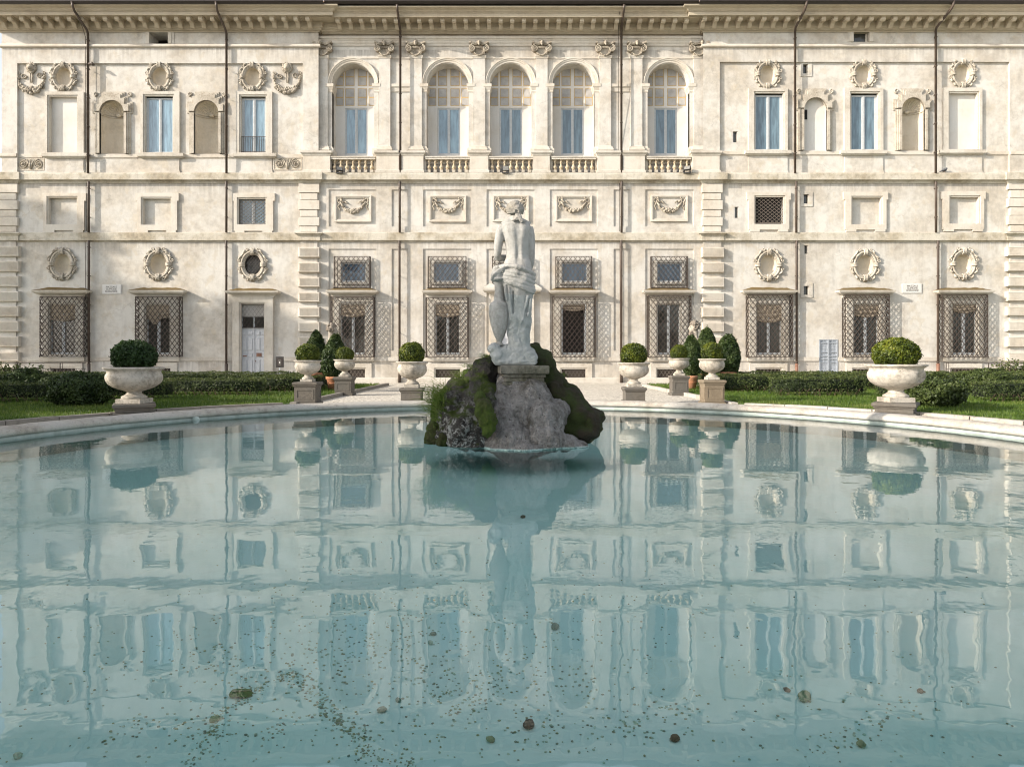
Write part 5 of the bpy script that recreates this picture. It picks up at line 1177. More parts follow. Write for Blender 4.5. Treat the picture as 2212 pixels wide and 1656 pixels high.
def urn(x, y, z, R_, H, label, tall=False, chip=False):
    P = [(0, .0), (.50, .0), (.50, .13)]
    pr = [(.40, .13), (.42, .15), (.42, .19), (.36, .215), (.30, .24), (.245, .275), (.235, .31), (.28, .335), (.34, .35), (.50, .39), (.68, .45), (.82, .53), (.90, .62), (.925, .70), (.915, .76), (.90, .80), (.875, .815), (.86, .87), (.88, .905), (.95, .935), (1.0, .955), (1.0, .985), (.96, 1.0), (.84, 1.0), (.80, .95), (.2, .93)]
    t_ = thing('stone_urn', label, 'urn', (x, y, z), 'stone urns round the pool')
    n = 64; vs = []; fs = []; m_ = len(pr)
    fine = []
    for (r0, z0), (r1, z1) in zip(pr[:-1], pr[1:]):
        k = max(1, int(math.hypot((r1-r0)*R_, (z1-z0)*H)/.03))
        for i in range(k): fine.append((r0+(r1-r0)*i/k, z0+(z1-z0)*i/k))
    fine.append(pr[-1]); sd = random.uniform(0, 50)
    for (r, zz) in fine:
        for k in range(n):
            a = 2*math.pi*k/n; w = 1+.010*fbm((math.cos(a)*2+sd, math.sin(a)*2, zz*3), 2.5, 4)
            if chip and .3 < zz < .92:
                da = abs((a-math.radians(-55)+math.pi) % (2*math.pi)-math.pi); q = math.exp(-(da/.26)**2-((zz-.68)/.13)**2); w -= (.05+.13*q)*(1+1.2*fbm((a*9, zz*12, 0), 1.6, 4)) if q > .3 else 0
            vs.append((x+r*R_*w*math.cos(a), y+r*R_*w*math.sin(a), z+zz*H))
    m_ = len(fine)
    for i in range(m_-1):
        for k in range(n): j = (k+1) % n; fs.append((i*n+k, i*n+j, i*n+n+j, i*n+n+k))
    fs.append(tuple((m_-1)*n+k for k in range(n))); mb = MB(); mb.add(vs, fs, 'urn', True); mb.build('bowl', t_)
    mb = MB(); a = R_*.44; mb.box(x-a, x+a, y-a, y+a, z, z+.13*H, 'urn', .008); mb.build('foot', t_); return t_
def lumpy(n_, sd, sx, sy, sz, lump=.08, egg=0, low=-.9):
    v = np.random.normal(0, 1, (int(n_*1.3), 3)); v /= np.linalg.norm(v, axis=1)[:, None]; v = v[v[:, 2] > low][:n_]
    k = np.array([1+lump*fbm((a[0]+sd, a[1], a[2]), 2.2, 3) for a in v]); dep = 1-np.random.normal(.02, .04, len(v))
    P = v*k[:, None]*dep[:, None]
    if egg: f_ = 1-egg*np.clip(P[:, 2:3]+.2, -.6, 1)*.8; P[:, :2] *= f_
    return P*np.array([sx, sy, sz]), v
def corebox(sx, sy, sz, f_=.88, egg=0, z=0):
    mb = MB(); mb.ball((0, 0, 0), (sx*f_, sy*f_, sz*f_), 'core', 16, 12); V = []
    for vx, vy, vz in mb.v:
        q = vz/max(sz, .01); e = 1-egg*max(-.6, min(1, q+.2))*.8 if egg else 1; V.append((vx*e, vy*e, vz))
    return V, mb.f
def ball_plant(x, y, z, w, h, label, mat='box', n=5200, size=.034, cut=-.62):
    P, nn_ = lumpy(n, random.uniform(0, 99), w/2, w/2, h*.56, .09, 0, cut)
    cv, cf = corebox(w/2, w/2, h*.56); zc = z+h-h*.56
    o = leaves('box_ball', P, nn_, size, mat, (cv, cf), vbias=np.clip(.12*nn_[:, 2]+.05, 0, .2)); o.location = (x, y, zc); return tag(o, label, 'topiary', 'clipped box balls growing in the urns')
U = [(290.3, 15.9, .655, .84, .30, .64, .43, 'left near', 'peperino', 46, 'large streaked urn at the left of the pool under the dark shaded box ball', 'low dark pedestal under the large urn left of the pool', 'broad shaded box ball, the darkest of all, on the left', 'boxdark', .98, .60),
     (1935, 15.8, .655, .86, .30, .64, .43, '', 'peperino', 46, 'large pale urn with a broken patch on its side at the right of the pool', 'low dark cracked pedestal under the chipped urn', 'broad bright yellow-green box ball in the chipped urn on the right', 'box', 1.02, .64),
     (890.3, 20.2, .475, .76, .49, 0, .30, '', 'peperino', 26, 'grey weathered urn standing alone left of the mossy rock', 'low brown-grey pedestal left of the mossy rock', 'round box ball in the urn left of the mossy rock', 'box', .80, .58),
     (1369, 20.2, .48, .80, .47, 0, .30, '', 'peperino', 26, 'warm cream travertine urn standing alone right of the mossy rock', 'low grey pedestal right of the mossy rock', 'round box ball in the cream urn right of the mossy rock', 'box', .80, .58),
     (665, 19.5, .385, .62, .62, 0, .34, '', 'peperino', 30, 'urn on the taller pedestal nearest the pool at the left gravel walk', 'tall dark grey pedestal at the front corner of the left lawn', 'box ball above the tall pedestal at the corner of the left lawn', 'box', .66, .48),
     (1537.8, 19.5, .385, .62, .62, 0, .34, '', 'brownstone', 30, 'urn with grey-stained bowl on the tall brown pedestal at the right', 'tall warm brown pedestal at the front corner of the right lawn', 'bright yellow-green ball above the brown pedestal on the right', 'box', .64, .46),
     (744.6, 24.6, .385, .62, .66, 0, .34, '', 'peperino', 30, 'small grey urn beside the cone shrub on the far left side of the walk', 'tall grey pedestal in front of the terracotta pots at the left', 'smallest box ball at the left, next to the leaning cone shrub', 'box', .66, .46),
     (1466.5, 24.6, .385, .62, .66, 0, .34, '', 'peperino', 30, 'small cream urn left of the dark conifers on the far right side of the walk', 'tall grey panelled pedestal left of the conifers at the right', 'smallest box ball at the right, in front of the grilled window', 'box', .66, .46)]
M['brownstone'] = stone('brown_volcanic_stone', (.20, .165, .12), (.10, .078, .055), (.23, .185, .13), amt=.6, sc=3, streak=.3, bs=.7)
for (px, d, R_, H, pz, _, pw, _, pm, _, lu, lp, lb, bm_, bw, bh) in U:
    x = (px-CX)/F*d; top = {290.3: .30, 1935: .33, 890.3: .47, 1369: .49}.get(px, None)
    if top is None: top = {665: 1.36-(675+680*.2197-772)/F*d, 1537.8: 1.36-(675+742*.1953-772)/F*d, 744.6: 1.36-(675+632*.2197-772)/F*d, 1466.5: 1.36-(675+697*.1953-772)/F*d}[px]
    rim = HC-({290.3: 792.5, 1935: 786.5, 890.3: 780.5, 1369: 783, 665: 777.8, 1537.8: 774.5, 744.6: 776, 1466.5: 773.5}[px]-HY)/F*d
    w = {290.3: 107, 1935: 110, 890.3: 49, 1369: 48, 665: 52.5, 1537.8: 48, 744.6: 41, 1466.5: 39}[px]/F*d
    rw = {290.3: 120.5, 1935: 121, 890.3: 69.2, 1369: 69.9, 665: 58.6, 1537.8: 58.6, 744.6: 47.6, 1466.5: 47.5}[px]/F*d
    rz = .50 if px == 290.3 else (-.62 if px == 1935 else 0)
    if rz: w *= .76
    ped(x, d, 0, top, w, rz, lp, pm); urn(x, d, top, rw/2, rim-top, lu, chip=(px == 1935))
    bt = {290.3: 735.8, 1935: 731.5, 890.3: 739.5, 1369: 741.5, 665: 744, 1537.8: 740.5, 744.6: 750.5, 1466.5: 745}[px]; bwd = {290.3: 93.5, 1935: 96, 890.3: 58, 1369: 60, 665: 53, 1537.8: 48, 744.6: 40, 1466.5: 37.5}[px]/F*d
    zt = HC-(bt-HY)/F*d; z0 = rim-.05
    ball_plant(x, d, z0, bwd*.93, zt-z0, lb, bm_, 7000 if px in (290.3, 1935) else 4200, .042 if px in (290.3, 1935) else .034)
# ------------------------------------------------------------------ hedges and bushes
def hedge(x0, x1, y0, y1, h, label, mat='hedge', dens=700):
    z0 = .08; A = [(x1-x0)*(h), (x1-x0)*(y1-y0), (y1-y0)*h]; P = []; Nn = []
    def face(n_, f_, nn_):
        for _ in range(n_): P.append(f_(random.random(), random.random())); Nn.append(nn_)
    face(int(A[0]*dens), lambda u, v: (x0+(x1-x0)*u, y0, z0+.10*random.random()+(h-.02)*v), (0, -1, .2))
    face(int(A[0]*dens*.3), lambda u, v: (x0+(x1-x0)*u, y1, z0+h*v), (0, 1, .2))
    face(int(A[1]*dens), lambda u, v: (x0+(x1-x0)*u, y0+(y1-y0)*v, z0+h), (0, 0, 1))
    face(int(A[2]*dens), lambda u, v: (x0, y0+(y1-y0)*u, z0+h*v), (-1, 0, .2)); face(int(A[2]*dens), lambda u, v: (x1, y0+(y1-y0)*u, z0+h*v), (1, 0, .2))
    P = np.array(P); Nn = np.array(Nn); k = np.array([fbm(p_, 1.6, 3) for p_ in P]); k2 = np.array([fbm(p_+np.array([9, 9, 9]), 5, 2) for p_ in P]); P = P+Nn*(k*.08+k2*.04)[:, None]-Nn*np.abs(np.random.normal(0, .03, len(P)))[:, None]
    e = .09; mb = MB(); mb.box(x0+e, x1-e, y0+e, y1-e, z0+.14, z0+h-e, 'core')
    stems = []
    keep = ~((P[:, 2] < z0+.12) & (np.random.random(len(P)) < .55)); P = P[keep]; Nn = Nn[keep]
    root = thing('hedge', label, 'hedge', ((x0+x1)/2, (y0+y1)/2, 0))
    leaves('foliage', P, Nn, .038, mat, (mb.v, mb.f), parent=root, vbias=np.clip(.30*Nn[:, 2]-.05, 0, .3)[:len(P)])  # upward-facing leaves tinted yellower: grazing light on the top put into the colour
    sb = MB(); x = x0+.15
    while x < x1-.1:
        b0 = (x, y0+.16, .0); 
        for _ in range(3): sb.tube([b0, (x+random.uniform(-.06, .06), y0+.12, .15), (x+random.uniform(-.16, .16), y0+random.uniform(-.0, .1), .33)], [.014, .011, .005], 4, 'bark', cap=False)
        x += random.uniform(.16, .34)
    sb.build('stems', root); return root
HG = [(-20.5, -13.4, 19.5, 20.4, .56, 'dark low box hedge nearest the left edge, behind the round bush'), (-13.2, -10.5, 20.6, 21.4, .55, 'short box hedge piece between the round bush and the large left urn'), (-12.6, -8.55, 22.8, 23.7, .56, 'low box hedge right of the large left urn, front row'),
      (-9.9, -7.65, 25.0, 29.3, .56, 'deep block of box hedge beside the left terracotta pots'), (-22, -10.1, 26.9, 27.8, .60, 'long box hedge in the second row on the left'), (-25, -7.7, 30.3, 31.2, .62, 'long box hedge in the back row on the left, before the palace wall'),
      (13.6, 20.5, 19.5, 20.4, .58, 'low box hedge at the right edge, behind the round bush'), (8.75, 11.7, 22.5, 23.4, .62, 'low box hedge just left of the chipped urn, front row'), (11.75, 13.3, 21.4, 22.2, .60, 'short box hedge piece behind the chipped urn'),
      (7.75, 9.85, 25.2, 29.3, .62, 'deep block of box hedge beside the tall brown pedestal'), (10.1, 22, 26.9, 27.8, .62, 'long box hedge in the second row on the right'), (7.8, 25, 30.3, 31.2, .64, 'long box hedge in the back row on the right, before the palace wall')]
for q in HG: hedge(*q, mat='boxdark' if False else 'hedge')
def bush(x, y, w, h, label, mat='yew', n=9000, size=.05, cat='bush', squash=1):
    root = thing('round_bush', label, cat, (x, y, 0)); P, nn_ = lumpy(n, random.uniform(0, 99), w/2, w/2*squash, h*.53, .16, 0, -.93); cv, cf = corebox(w/2, w/2*squash, h*.53, .82)
    c = np.array([x, y, h*.50]); P = P.copy(); k = np.clip((P[:, 2]+h*.25)/(-h*.25), 0, 1); P[:, :2] *= (1-.35*k)[:, None]
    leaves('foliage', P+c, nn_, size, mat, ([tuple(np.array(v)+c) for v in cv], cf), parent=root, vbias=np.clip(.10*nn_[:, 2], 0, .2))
    mb = MB()
    for k in range(7): a = random.uniform(0, 6.28); mb.tube([(x+.04*math.cos(a), y+.04*math.sin(a), 0), (x+.2*math.cos(a), y+.2*math.sin(a), .28)], [.025, .012], 5, 'bark')
    mb.build('trunk', root)
bush(-11.55, 18.3, 1.50, .93, 'dark round clipped bush on the left lawn in front of the hedge')
bush(11.05, 17.9, 1.44, .90, 'dull green round bush on the right lawn beside the chipped urn', 'hedge')
bush(-17.2, 24.2, 1.35, .92, 'low dark round bush behind the hedges at the far left'); bush(-15.9, 23.6, .9, .66, 'smallest dark round bush behind the hedges at the left')
bush(16.8, 24.2, 1.7, .92, 'low green round bush behind the hedges at the far right', 'hedge')
def wildshrub(x, y, w, h, label):
    root = thing('leafy_shrub', label, 'shrub', (x, y, 0)); mb = MB(); P = []
    for _ in range(46):
        a = random.uniform(0, 6.28); L = random.uniform(.4, 1); e = Vector((x+w/2*L*math.cos(a), y+.4*L*math.sin(a), h*random.uniform(.55, 1)*(1.1-.3*L))); s_ = Vector((x+.1*math.cos(a), y, 0)); m_ = (s_+e)/2+Vector((0, 0, .15)); mb.tube([s_, m_, e], [.015, .01, .004], 4, 'bark')
        for _ in range(38): t_ = random.uniform(.35, 1.05); q = s_*(1-t_)**2+m_*2*t_*(1-t_)+e*t_*t_; P.append(q+Vector([random.gauss(0, .07) for _ in range(3)]))
    mb.build('stems', root); leaves('foliage', np.array(P), np.tile([0, -.4, .8], (len(P), 1)), .075, 'hedge', parent=root, tilt=.9)
wildshrub(-23.6, 32.4, 3.2, 1.22, 'loose leafy shrub against the railing at the far left'); wildshrub(23.9, 32.4, 2.2, 1.35, 'loose leafy shrub against the railing at the far right')
# conifers in terracotta pots
def potted(px, d, wpx, ytop, yb, label, plabel, potw, poty, lean=0, mat='yew', egg=.42):
    x = (px-CX)/F*d; w = wpx/F*d; zt = HC-(ytop-HY)/F*d; zb = HC-(yb-HY)/F*d; h = zt-zb; pz = HC-(poty-HY)/F*d; pr = potw/F*d/2
    mb = MB(); mb.lathe([(pr*.70, 0), (pr*.95, pz*.80), (pr*1.0, pz*.82), (pr*1.08, pz*.84), (pr*1.10, pz*.97), (pr*1.04, pz), (pr*.92, pz), (pr*.9, pz*.93), (.01, pz*.93)], (0, 0, 0), 28, 'terra'); mb.lathe([(pr*.885, pz*.55), (pr*.915, pz*.56), (pr*.915, pz*.585), (pr*.90, pz*.60)], (0, 0, 0), 28, 'terra')
    o = mb.build('terracotta_pot'); o.location = (x, d, 0.0); tag(o, plabel, 'flower pot', 'terracotta pots with clipped conifers')
    root = thing('conifer_shrub', label, 'shrub', (x, d, pz*.93)); P, nn_ = lumpy(9000, random.uniform(0, 99), w/2, w/2, h/2, .08, egg, -.97); cv, cf = corebox(w/2, w/2, h/2, .84, egg)
    zc = (zt+zb)/2; sh = lambda z_: lean*(z_/(h/2))*w*.25
    P = P+np.stack([np.array([sh(z_) for z_ in P[:, 2]]), np.zeros(len(P)), np.zeros(len(P))], 1); c = np.array([x, d, zc])
    nn2 = nn_+np.array([0, 0, .5]); leaves('foliage', P+c, nn2, .052, mat, ([tuple(np.array((v[0]+sh(v[2]), v[1], v[2]))+c) for v in cv], cf), parent=root, elong=2.1, tilt=.9)
    mb = MB(); mb.tube([(x, d, pz*.9), (x, d, zb+h*.3)], [.04, .03], 8, 'bark'); mb.build('trunk', root)
potted(681, 27.9, 47, 715.5, 808, 'dark broad cone shrub behind the tall left pedestal', 'terracotta pot mostly hidden behind the tall left pedestal', 33, 804, .2)
potted(722, 26.9, 54, 724, 816, 'taller leaning cone shrub in full view on the left, in front of the bust', 'terracotta pot with a banded rim in full view at the left', 33, 813, .2, egg=.4)
potted(1494, 27.4, 42, 726.5, 811, 'narrow conifer with browning top just right of the smallest right ball', 'light terracotta pot between the two tall right pedestals', 24, 811, 0, egg=.3)
potted(1527, 28.6, 52, 709, 812, 'tallest conifer in the middle of the right group, behind the yellow-green ball', 'reddish pot hidden behind the brown pedestal', 26, 806, 0, egg=.4)
potted(1573, 28.2, 50, 723, 808, 'dark broad conifer at the right end of the right group', 'flat-rimmed pot behind the hedge at the right', 32, 803, 0, egg=.25)
# ------------------------------------------------------------------ railings
def railing(x0, x1, y, label):
    t_ = thing('railing', label, 'railing', ((x0+x1)/2, y, 0)); mb = MB()
    mb.bar((x0, y, 1.09), (x1, y, 1.09), .02); mb.bar((x0, y, .80), (x1, y, .80), .016); mb.bar((x0, y, .14), (x1, y, .14), .016); mb.build('rail', t_)
    x = x0
    while x <= x1+.01: g = MB(); g.bar((x, y, 0), (x, y, 1.1), .022); g.bar((x+.13, y, 0), (x+.13, y, 1.1), .014); g.build('post', t_); x += 2.15
    x = x0+.08; g = MB()
    while x < x1: g.bar((x, y, .14), (x, y, .80), .011); x += .14
    g.build('bars', t_)
railing(-27.2, -21.6, 34.6, 'low iron railing before the basement window at the far left'); railing(22.0, 28.2, 34.6, 'low iron railing before the basement window at the far right')
# ------------------------------------------------------------------ busts on shafts (herms) near the palace
def herm(px, d, sg, label, ytop):
    x = (px-CX)/F*d; zt = HC-(ytop-HY)/F*d; t_ = thing('herm_bust', label, 'statue', (x, d, 0)); mb = MB(); z = zt-.36
    mb.ball((x, d, z+.10), (.185, .19, .24), 'hermstone', 14, 12); mb.ball((x+sg*.11, d, z+.02), (.11, .12, .17), 'hermstone', 12, 10)
    mb.ball((x+sg*.235, d, z+.04), (.045, .035, .055), 'hermstone', 8, 6); mb.ball((x+sg*.19, d, z+.13), (.05, .10, .03), 'hermstone', 8, 6)
    mb.ball((x+sg*.20, d, z-.05), (.035, .05, .02), 'hermstone', 8, 6)
    mb.tube([(x-sg*.02, d, z+.05), (x-sg*.03, d, z-.25), (x-sg*.02, d, z-.45)], [.14, .13, .22], 12, 'hermstone'); mb.tube([(x, d-.24, z-.55), (x, d+.24, z-.55)], [.20, .20], 12, 'hermstone'); mb.ball((x, d, z-.62), (.24, .34, .26), 'hermstone', 14, 10)
    for sy in (-1, 1): mb.ball((x+sg*.16, d+sy*.07, z+.08), (.03, .025, .018), 'hermstone', 6, 5)
    me = evalmesh(mb, 'head', .018, 3, ['hermstone']); displace(me, lambda c, n_: c+n_*.008*fbm(c, 14, 3)); link('head', me, t_)
    mb = MB()
    for i in range(95):
        a = random.uniform(0, 6.28); b_ = random.uniform(-.5, 1.5); v = Vector((math.cos(a)*math.cos(b_), math.sin(a)*math.cos(b_), math.sin(b_)))
        if v.x*sg > .55 and v.z < .45: continue
        mb.ball((x-sg*.015+v.x*.20, d+v.y*.21, z+.13+v.z*.24), random.uniform(.04, .062), 'hermstone', 7, 6, .2)
    for i in range(26): mb.ball((x+sg*random.uniform(.03, .20), d+random.uniform(-.1, .1), z-random.uniform(.10, .30)), random.uniform(.035, .055), 'hermstone', 7, 6, .2)
    me = evalmesh(mb, 'hair', .014, 2, ['hermhair']); link('hair', me, t_)
    g = MB(); g.box(x-.19, x+.19, d-.17, d+.17, 0, z-.62, 'hermstone', .015); g.build('shaft', t_)
    g = MB()
    for k in range(4): g.tube([(x-sg*.16+.03*k, d-.30+.03*k, z-.34-.05*k), (x+sg*.04, d-.30, z-.52-.07*k), (x+sg*.22, d-.2, z-.58-.09*k)], .035, 7, 'hermstone')
    g.build('drapery', t_)
M['hermstone'] = stone('bust_marble', (.36, .32, .27), (.15, .13, .11), (.38, .33, .27), amt=.8, sc=4, streak=.4, bs=.7)
M['hermhair'] = stone('lichened_marble', (.20, .17, .14), (.07, .06, .05), (.24, .2, .16), amt=.7, sc=5, streak=.1, bs=.9)
herm(717.5, 29.6, 1, 'dark curly-haired stone bust facing right, above the left cone shrubs', 699.5); herm(1500, 29.6, -1, 'curly-haired stone bust facing left, above the right conifers', 693.8)
# ------------------------------------------------------------------ rock in the pool
m, t, b = newmat('mossy_rock'); p = pos(t); gN = N(t, 'ShaderNodeNewGeometry'); sx = N(t, 'ShaderNodeSeparateXYZ'); t.links.new(gN.outputs['Normal'], sx.inputs[0]); sp = N(t, 'ShaderNodeSeparateXYZ'); t.links.new(gN.outputs['Position'], sp.inputs[0])
n1 = noi(t, p, 2.3, 8, .65); n2 = noi(t, p, 7, 8, .7); n3 = noi(t, p, 30, 5, .7)
c = mix(t, ramp(t, n1, .35, .65), (.020, .018, .016), (.075, .068, .060))
lich = mul(t, ramp(t, mul(t, mul(t, n2, .6), mul(t, n3, .4), 'ADD'), .49, .55), ramp(t, sp.outputs[2], .15, .95, (1, 1, 1, 1), (0, 0, 0, 1))); lich = mul(t, lich, ramp(t, sp.outputs[0], -.52, -.30, (1, 1, 1, 1), (.10, .10, .10, 1)))
c = mix(t, lich, c, (.36, .36, .34)); mg = ramp(t, mul(t, mul(t, n1, .8), mul(t, sx.outputs[2], .22), 'ADD'), .46, .56); mg = mul(t, mg, ramp(t, noi(t, p, 4.1, 5, .6), .36, .50))
c = mix(t, mg, c, mix(t, n3, (.006, .011, .001), (.055, .08, .005))); c = mix(t, ramp(t, sp.outputs[2], -.01, .01, (1, 1, 1, 1), (0, 0, 0, 1)), c, (.50, .68, .64)); t.links.new(c, b.inputs['Base Color']); b.inputs['Roughness'].default_value = .9; b.inputs['Specular IOR Level'].default_value = .3
bump(t, b, mul(t, n2, mul(t, n3, .6), 'ADD'), 1, .07); M['mossrock'] = m
for key_, lo_, hi_, br_ in (('moss', (.012, .024, .002), (.10, .16, .006), (.045, .05, .01)), ('mossrock2', (.008, .013, .002), (.055, .08, .005), (.034, .026, .012))):
    m, t, b = newmat(key_); p = pos(t); n1 = noi(t, p, 9, 6, .7); n3 = noi(t, p, 55, 4, .7); n4 = noi(t, p, 2.6, 5, .65)
    c = mix(t, n3, lo_, hi_); c = mix(t, ramp(t, n4, .44, .60), c, br_); t.links.new(c, b.inputs['Base Color']); b.inputs['Roughness'].default_value = 1; bump(t, b, mul(t, n1, n3, 'ADD'), 1, .06); M[key_] = m
m, t, b = newmat('grey_calcite_rock'); p = pos(t); n1 = noi(t, p, 1.8, 8, .65); n2 = noi(t, p, 8, 8, .72); n3 = noi(t, pos(t, (1, 1, .35)), 5, 7, .7); vv = N(t, 'ShaderNodeTexNoise'); vv.inputs['Scale'].default_value = 22; t.links.new(p, vv.inputs['Vector'])
c = mix(t, ramp(t, n2, .35, .65), (.15, .14, .128), (.31, .295, .28)); c = mix(t, mul(t, ramp(t, n3, .48, .66), .85), c, (.06, .052, .036)); c = mix(t, ramp(t, n1, .58, .68), c, (.34, .34, .33)); c = mix(t, ramp(t, vv.outputs[0], .66, .72), c, (.04, .032, .028))
sp = N(t, 'ShaderNodeNewGeometry'); sz = N(t, 'ShaderNodeSeparateXYZ'); t.links.new(sp.outputs['Position'], sz.inputs[0]); c = mix(t, ramp(t, sz.outputs[2], .012, .03, (1, 1, 1, 1), (0, 0, 0, 1)), c, (.52, .70, .66))
t.links.new(c, b.inputs['Base Color']); b.inputs['Roughness'].default_value = .8; b.inputs['Specular IOR Level'].default_value = .4; bump(t, b, mul(t, mul(t, n2, n3, 'ADD'), mul(t, vv.outputs[0], -.9), 'ADD'), 1, .09); M['grock'] = m
RD = 10.9
def rp(px, py, d): return Vector(((px-CX)/F*d, d, HC-(py-HY)/F*d))
fr_ = thing('fountain_rock', 'rough rock mound in the pool with mossy flanks and a grey pitted front', 'rock', (.05, RD, -.36))
def blob(name, balls, mat, vox, amp, sc, sm=3, extra=None):
    mb = MB()
    for (px, py, d, rx, ry, rz) in balls: c = rp(px, py, d); mb.ball(tuple(c), (rx, ry, rz), mat, 14, 10)
    me = evalmesh(mb, name, vox, sm, [mat])
    def f_(c, n_):
        k = fbm(c, sc, 6)*amp+amp*.45*fbm(c+Vector((5, 5, 5)), sc*3.5, 4)-abs(nz(c, sc*2.1))*amp*.5
        if extra: k += extra(c)
        c = c+n_*k
        if c.z < -.004: q = -c.z; c.y += min(1.1, q*6.5); c.x = .1+(c.x-.1)*max(.3, 1-q*.7)
        return c
    displace(me, f_); return link(name, me, fr_)
blob('mossy_boulder', [(985, 905, 10.95, .36, .40, .40), (960, 930, 10.9, .26, .35, .26), (1015, 925, 10.55, .40, .40, .36), (1000, 860, 11.2, .36, .45, .36), (1035, 835, 11.3, .32, .45, .34), (1055, 800, 11.4, .26, .40, .24), (1045, 880, 10.8, .34, .4, .50), (1020, 955, 10.6, .46, .42, .30), (968, 965, 10.9, .32, .36, .20), (1062, 790, 11.5, .2, .3, .2)], 'mossrock', .022, .065, 2.5)
blob('mossy_boulder', [(1160, 765, 11.5, .20, .35, .20), (1180, 795, 11.4, .26, .42, .30), (1200, 840, 11.3, .30, .50, .36), (1225, 865, 11.2, .36, .50, .32), (1250, 900, 11.0, .36, .45, .34), (1278, 912, 10.95, .28, .42, .28), (1262, 935, 10.8, .28, .38, .18), (1230, 925, 11.0, .42, .45, .34), (1292, 905, 11.0, .20, .3, .20)], 'mossrock2', .024, .07, 2.4) if False else None
blob('mossy_boulder', [(1152, 765, 11.6, .15, .30, .19), (1172, 792, 11.5, .22, .42, .27), (1192, 838, 11.4, .28, .50, .33), (1222, 868, 11.3, .32, .50, .30), (1247, 900, 11.1, .32, .45, .31), (1274, 912, 11.05, .25, .42, .26), (1260, 935, 10.9, .27, .38, .17), (1228, 925, 11.1, .40, .45, .32), (1290, 903, 11.1, .16, .3, .18)], 'mossrock2', .024, .055, 2.4)
def flute(c): return .05*math.cos((c.x-.06)*5.6)*max(0, 1-c.z/1.0)
blob('grey_stone', [(1118, 850, 11.1, .38, .42, .45), (1118, 820, 11.2, .33, .36, .30), (1150, 870, 10.9, .36, .42, .42), (1090, 880, 10.85, .30, .42, .40), (1085, 920, 10.6, .32, .36, .38), (1175, 915, 10.6, .34, .40, .38), (1095, 955, 10.4, .30, .36, .30), (1075, 965, 10.45, .34, .34, .26), (1135, 960, 10.45, .20, .36, .26), (1180, 955, 10.4, .34, .38, .32), (1215, 965, 10.45, .26, .30, .22), (1240, 972, 10.5, .20, .26, .14), (1200, 900, 10.9, .26, .35, .32), (1148, 985, 10.3, .62, .4, .24), (1085, 985, 10.3, .45, .35, .25), (1120, 900, 10.8, .5, .4, .5)], 'grock', .020, .042, 2.6, 3, flute)
blob('moss', [(1045, 887, 10.12, .14, .16, .19), (1053, 908, 10.06, .14, .15, .16), (1036, 860, 10.3, .09, .14, .11), (1055, 928, 10.04, .10, .14, .12), (1050, 872, 10.2, .09, .12, .1)], 'moss', .016, .03, 6)
blob('moss', [(940, 935, 10.75, .13, .14, .22), (928, 945, 10.8, .10, .12, .14), (955, 955, 10.6, .10, .12, .15), (945, 900, 10.9, .10, .14, .22), (952, 865, 11.05, .09, .14, .14)], 'moss', .016, .035, 6)
blob('moss', [(975, 842, 11.15, .12, .16, .09), (990, 826, 11.2, .10, .14, .08), (1015, 805, 11.2, .12, .14, .07), (1030, 796, 11.3, .09, .14, .06), (1010, 822, 11.0, .10, .1, .07), (1042, 781, 11.5, .09, .1, .05)], 'moss', .016, .025, 7)
# grass on the rock
def tuft(name, cen, n_, L, spread, droop, parent=None, mat='grass'):
    vs = []; fs = []; vals = []
    for _ in range(n_):
        b0 = Vector(cen)+Vector((random.gauss(0, spread[0]), random.gauss(0, spread[1]), random.gauss(0, spread[2]))); a = random.uniform(0, 6.28); l = L*random.uniform(.5, 1.2); d = Vector((math.cos(a)*.5-.35, math.sin(a)*.4-.3, 1)).normalized(); w = d.cross(Vector((0, 1, 0))).normalized()*.0038
        o = len(vs); prev = b0
        for k in range(4):
            t_ = k/3; q = b0+d*l*t_+Vector((d.x*1.2, d.y, -droop))*l*t_*t_; vs += [q-w*(1-t_*.85), q+w*(1-t_*.85)]
        for k in range(3): fs.append((o+2*k, o+2*k+1, o+2*k+3, o+2*k+2))
        vals += [random.random()*.6+.3]*3
    me = bpy.data.meshes.new(name); me.from_pydata(vs, [], fs); me.materials.append(M[mat]); a = me.attributes.new('v', 'FLOAT', 'FACE'); a.data.foreach_set('value', vals); return link(name, me, parent)
tg = []
for (px, py, d, n_, L, sp_) in ((945, 868, 10.75, 420, .26, (.07, .1, .12)), (968, 845, 11.0, 130, .15, (.07, .08, .04)), (1003, 812, 11.15, 120, .14, (.10, .08, .03)), (1030, 793, 11.3, 70, .14, (.08, .08, .02)), (1052, 772, 11.4, 50, .16, (.03, .05, .02)), (1216, 812, 11.5, 50, .13, (.03, .04, .02)), (950, 905, 10.7, 110, .14, (.05, .06, .08))):
    tuft('grass', rp(px, py, d), n_, L, sp_, .55, fr_)
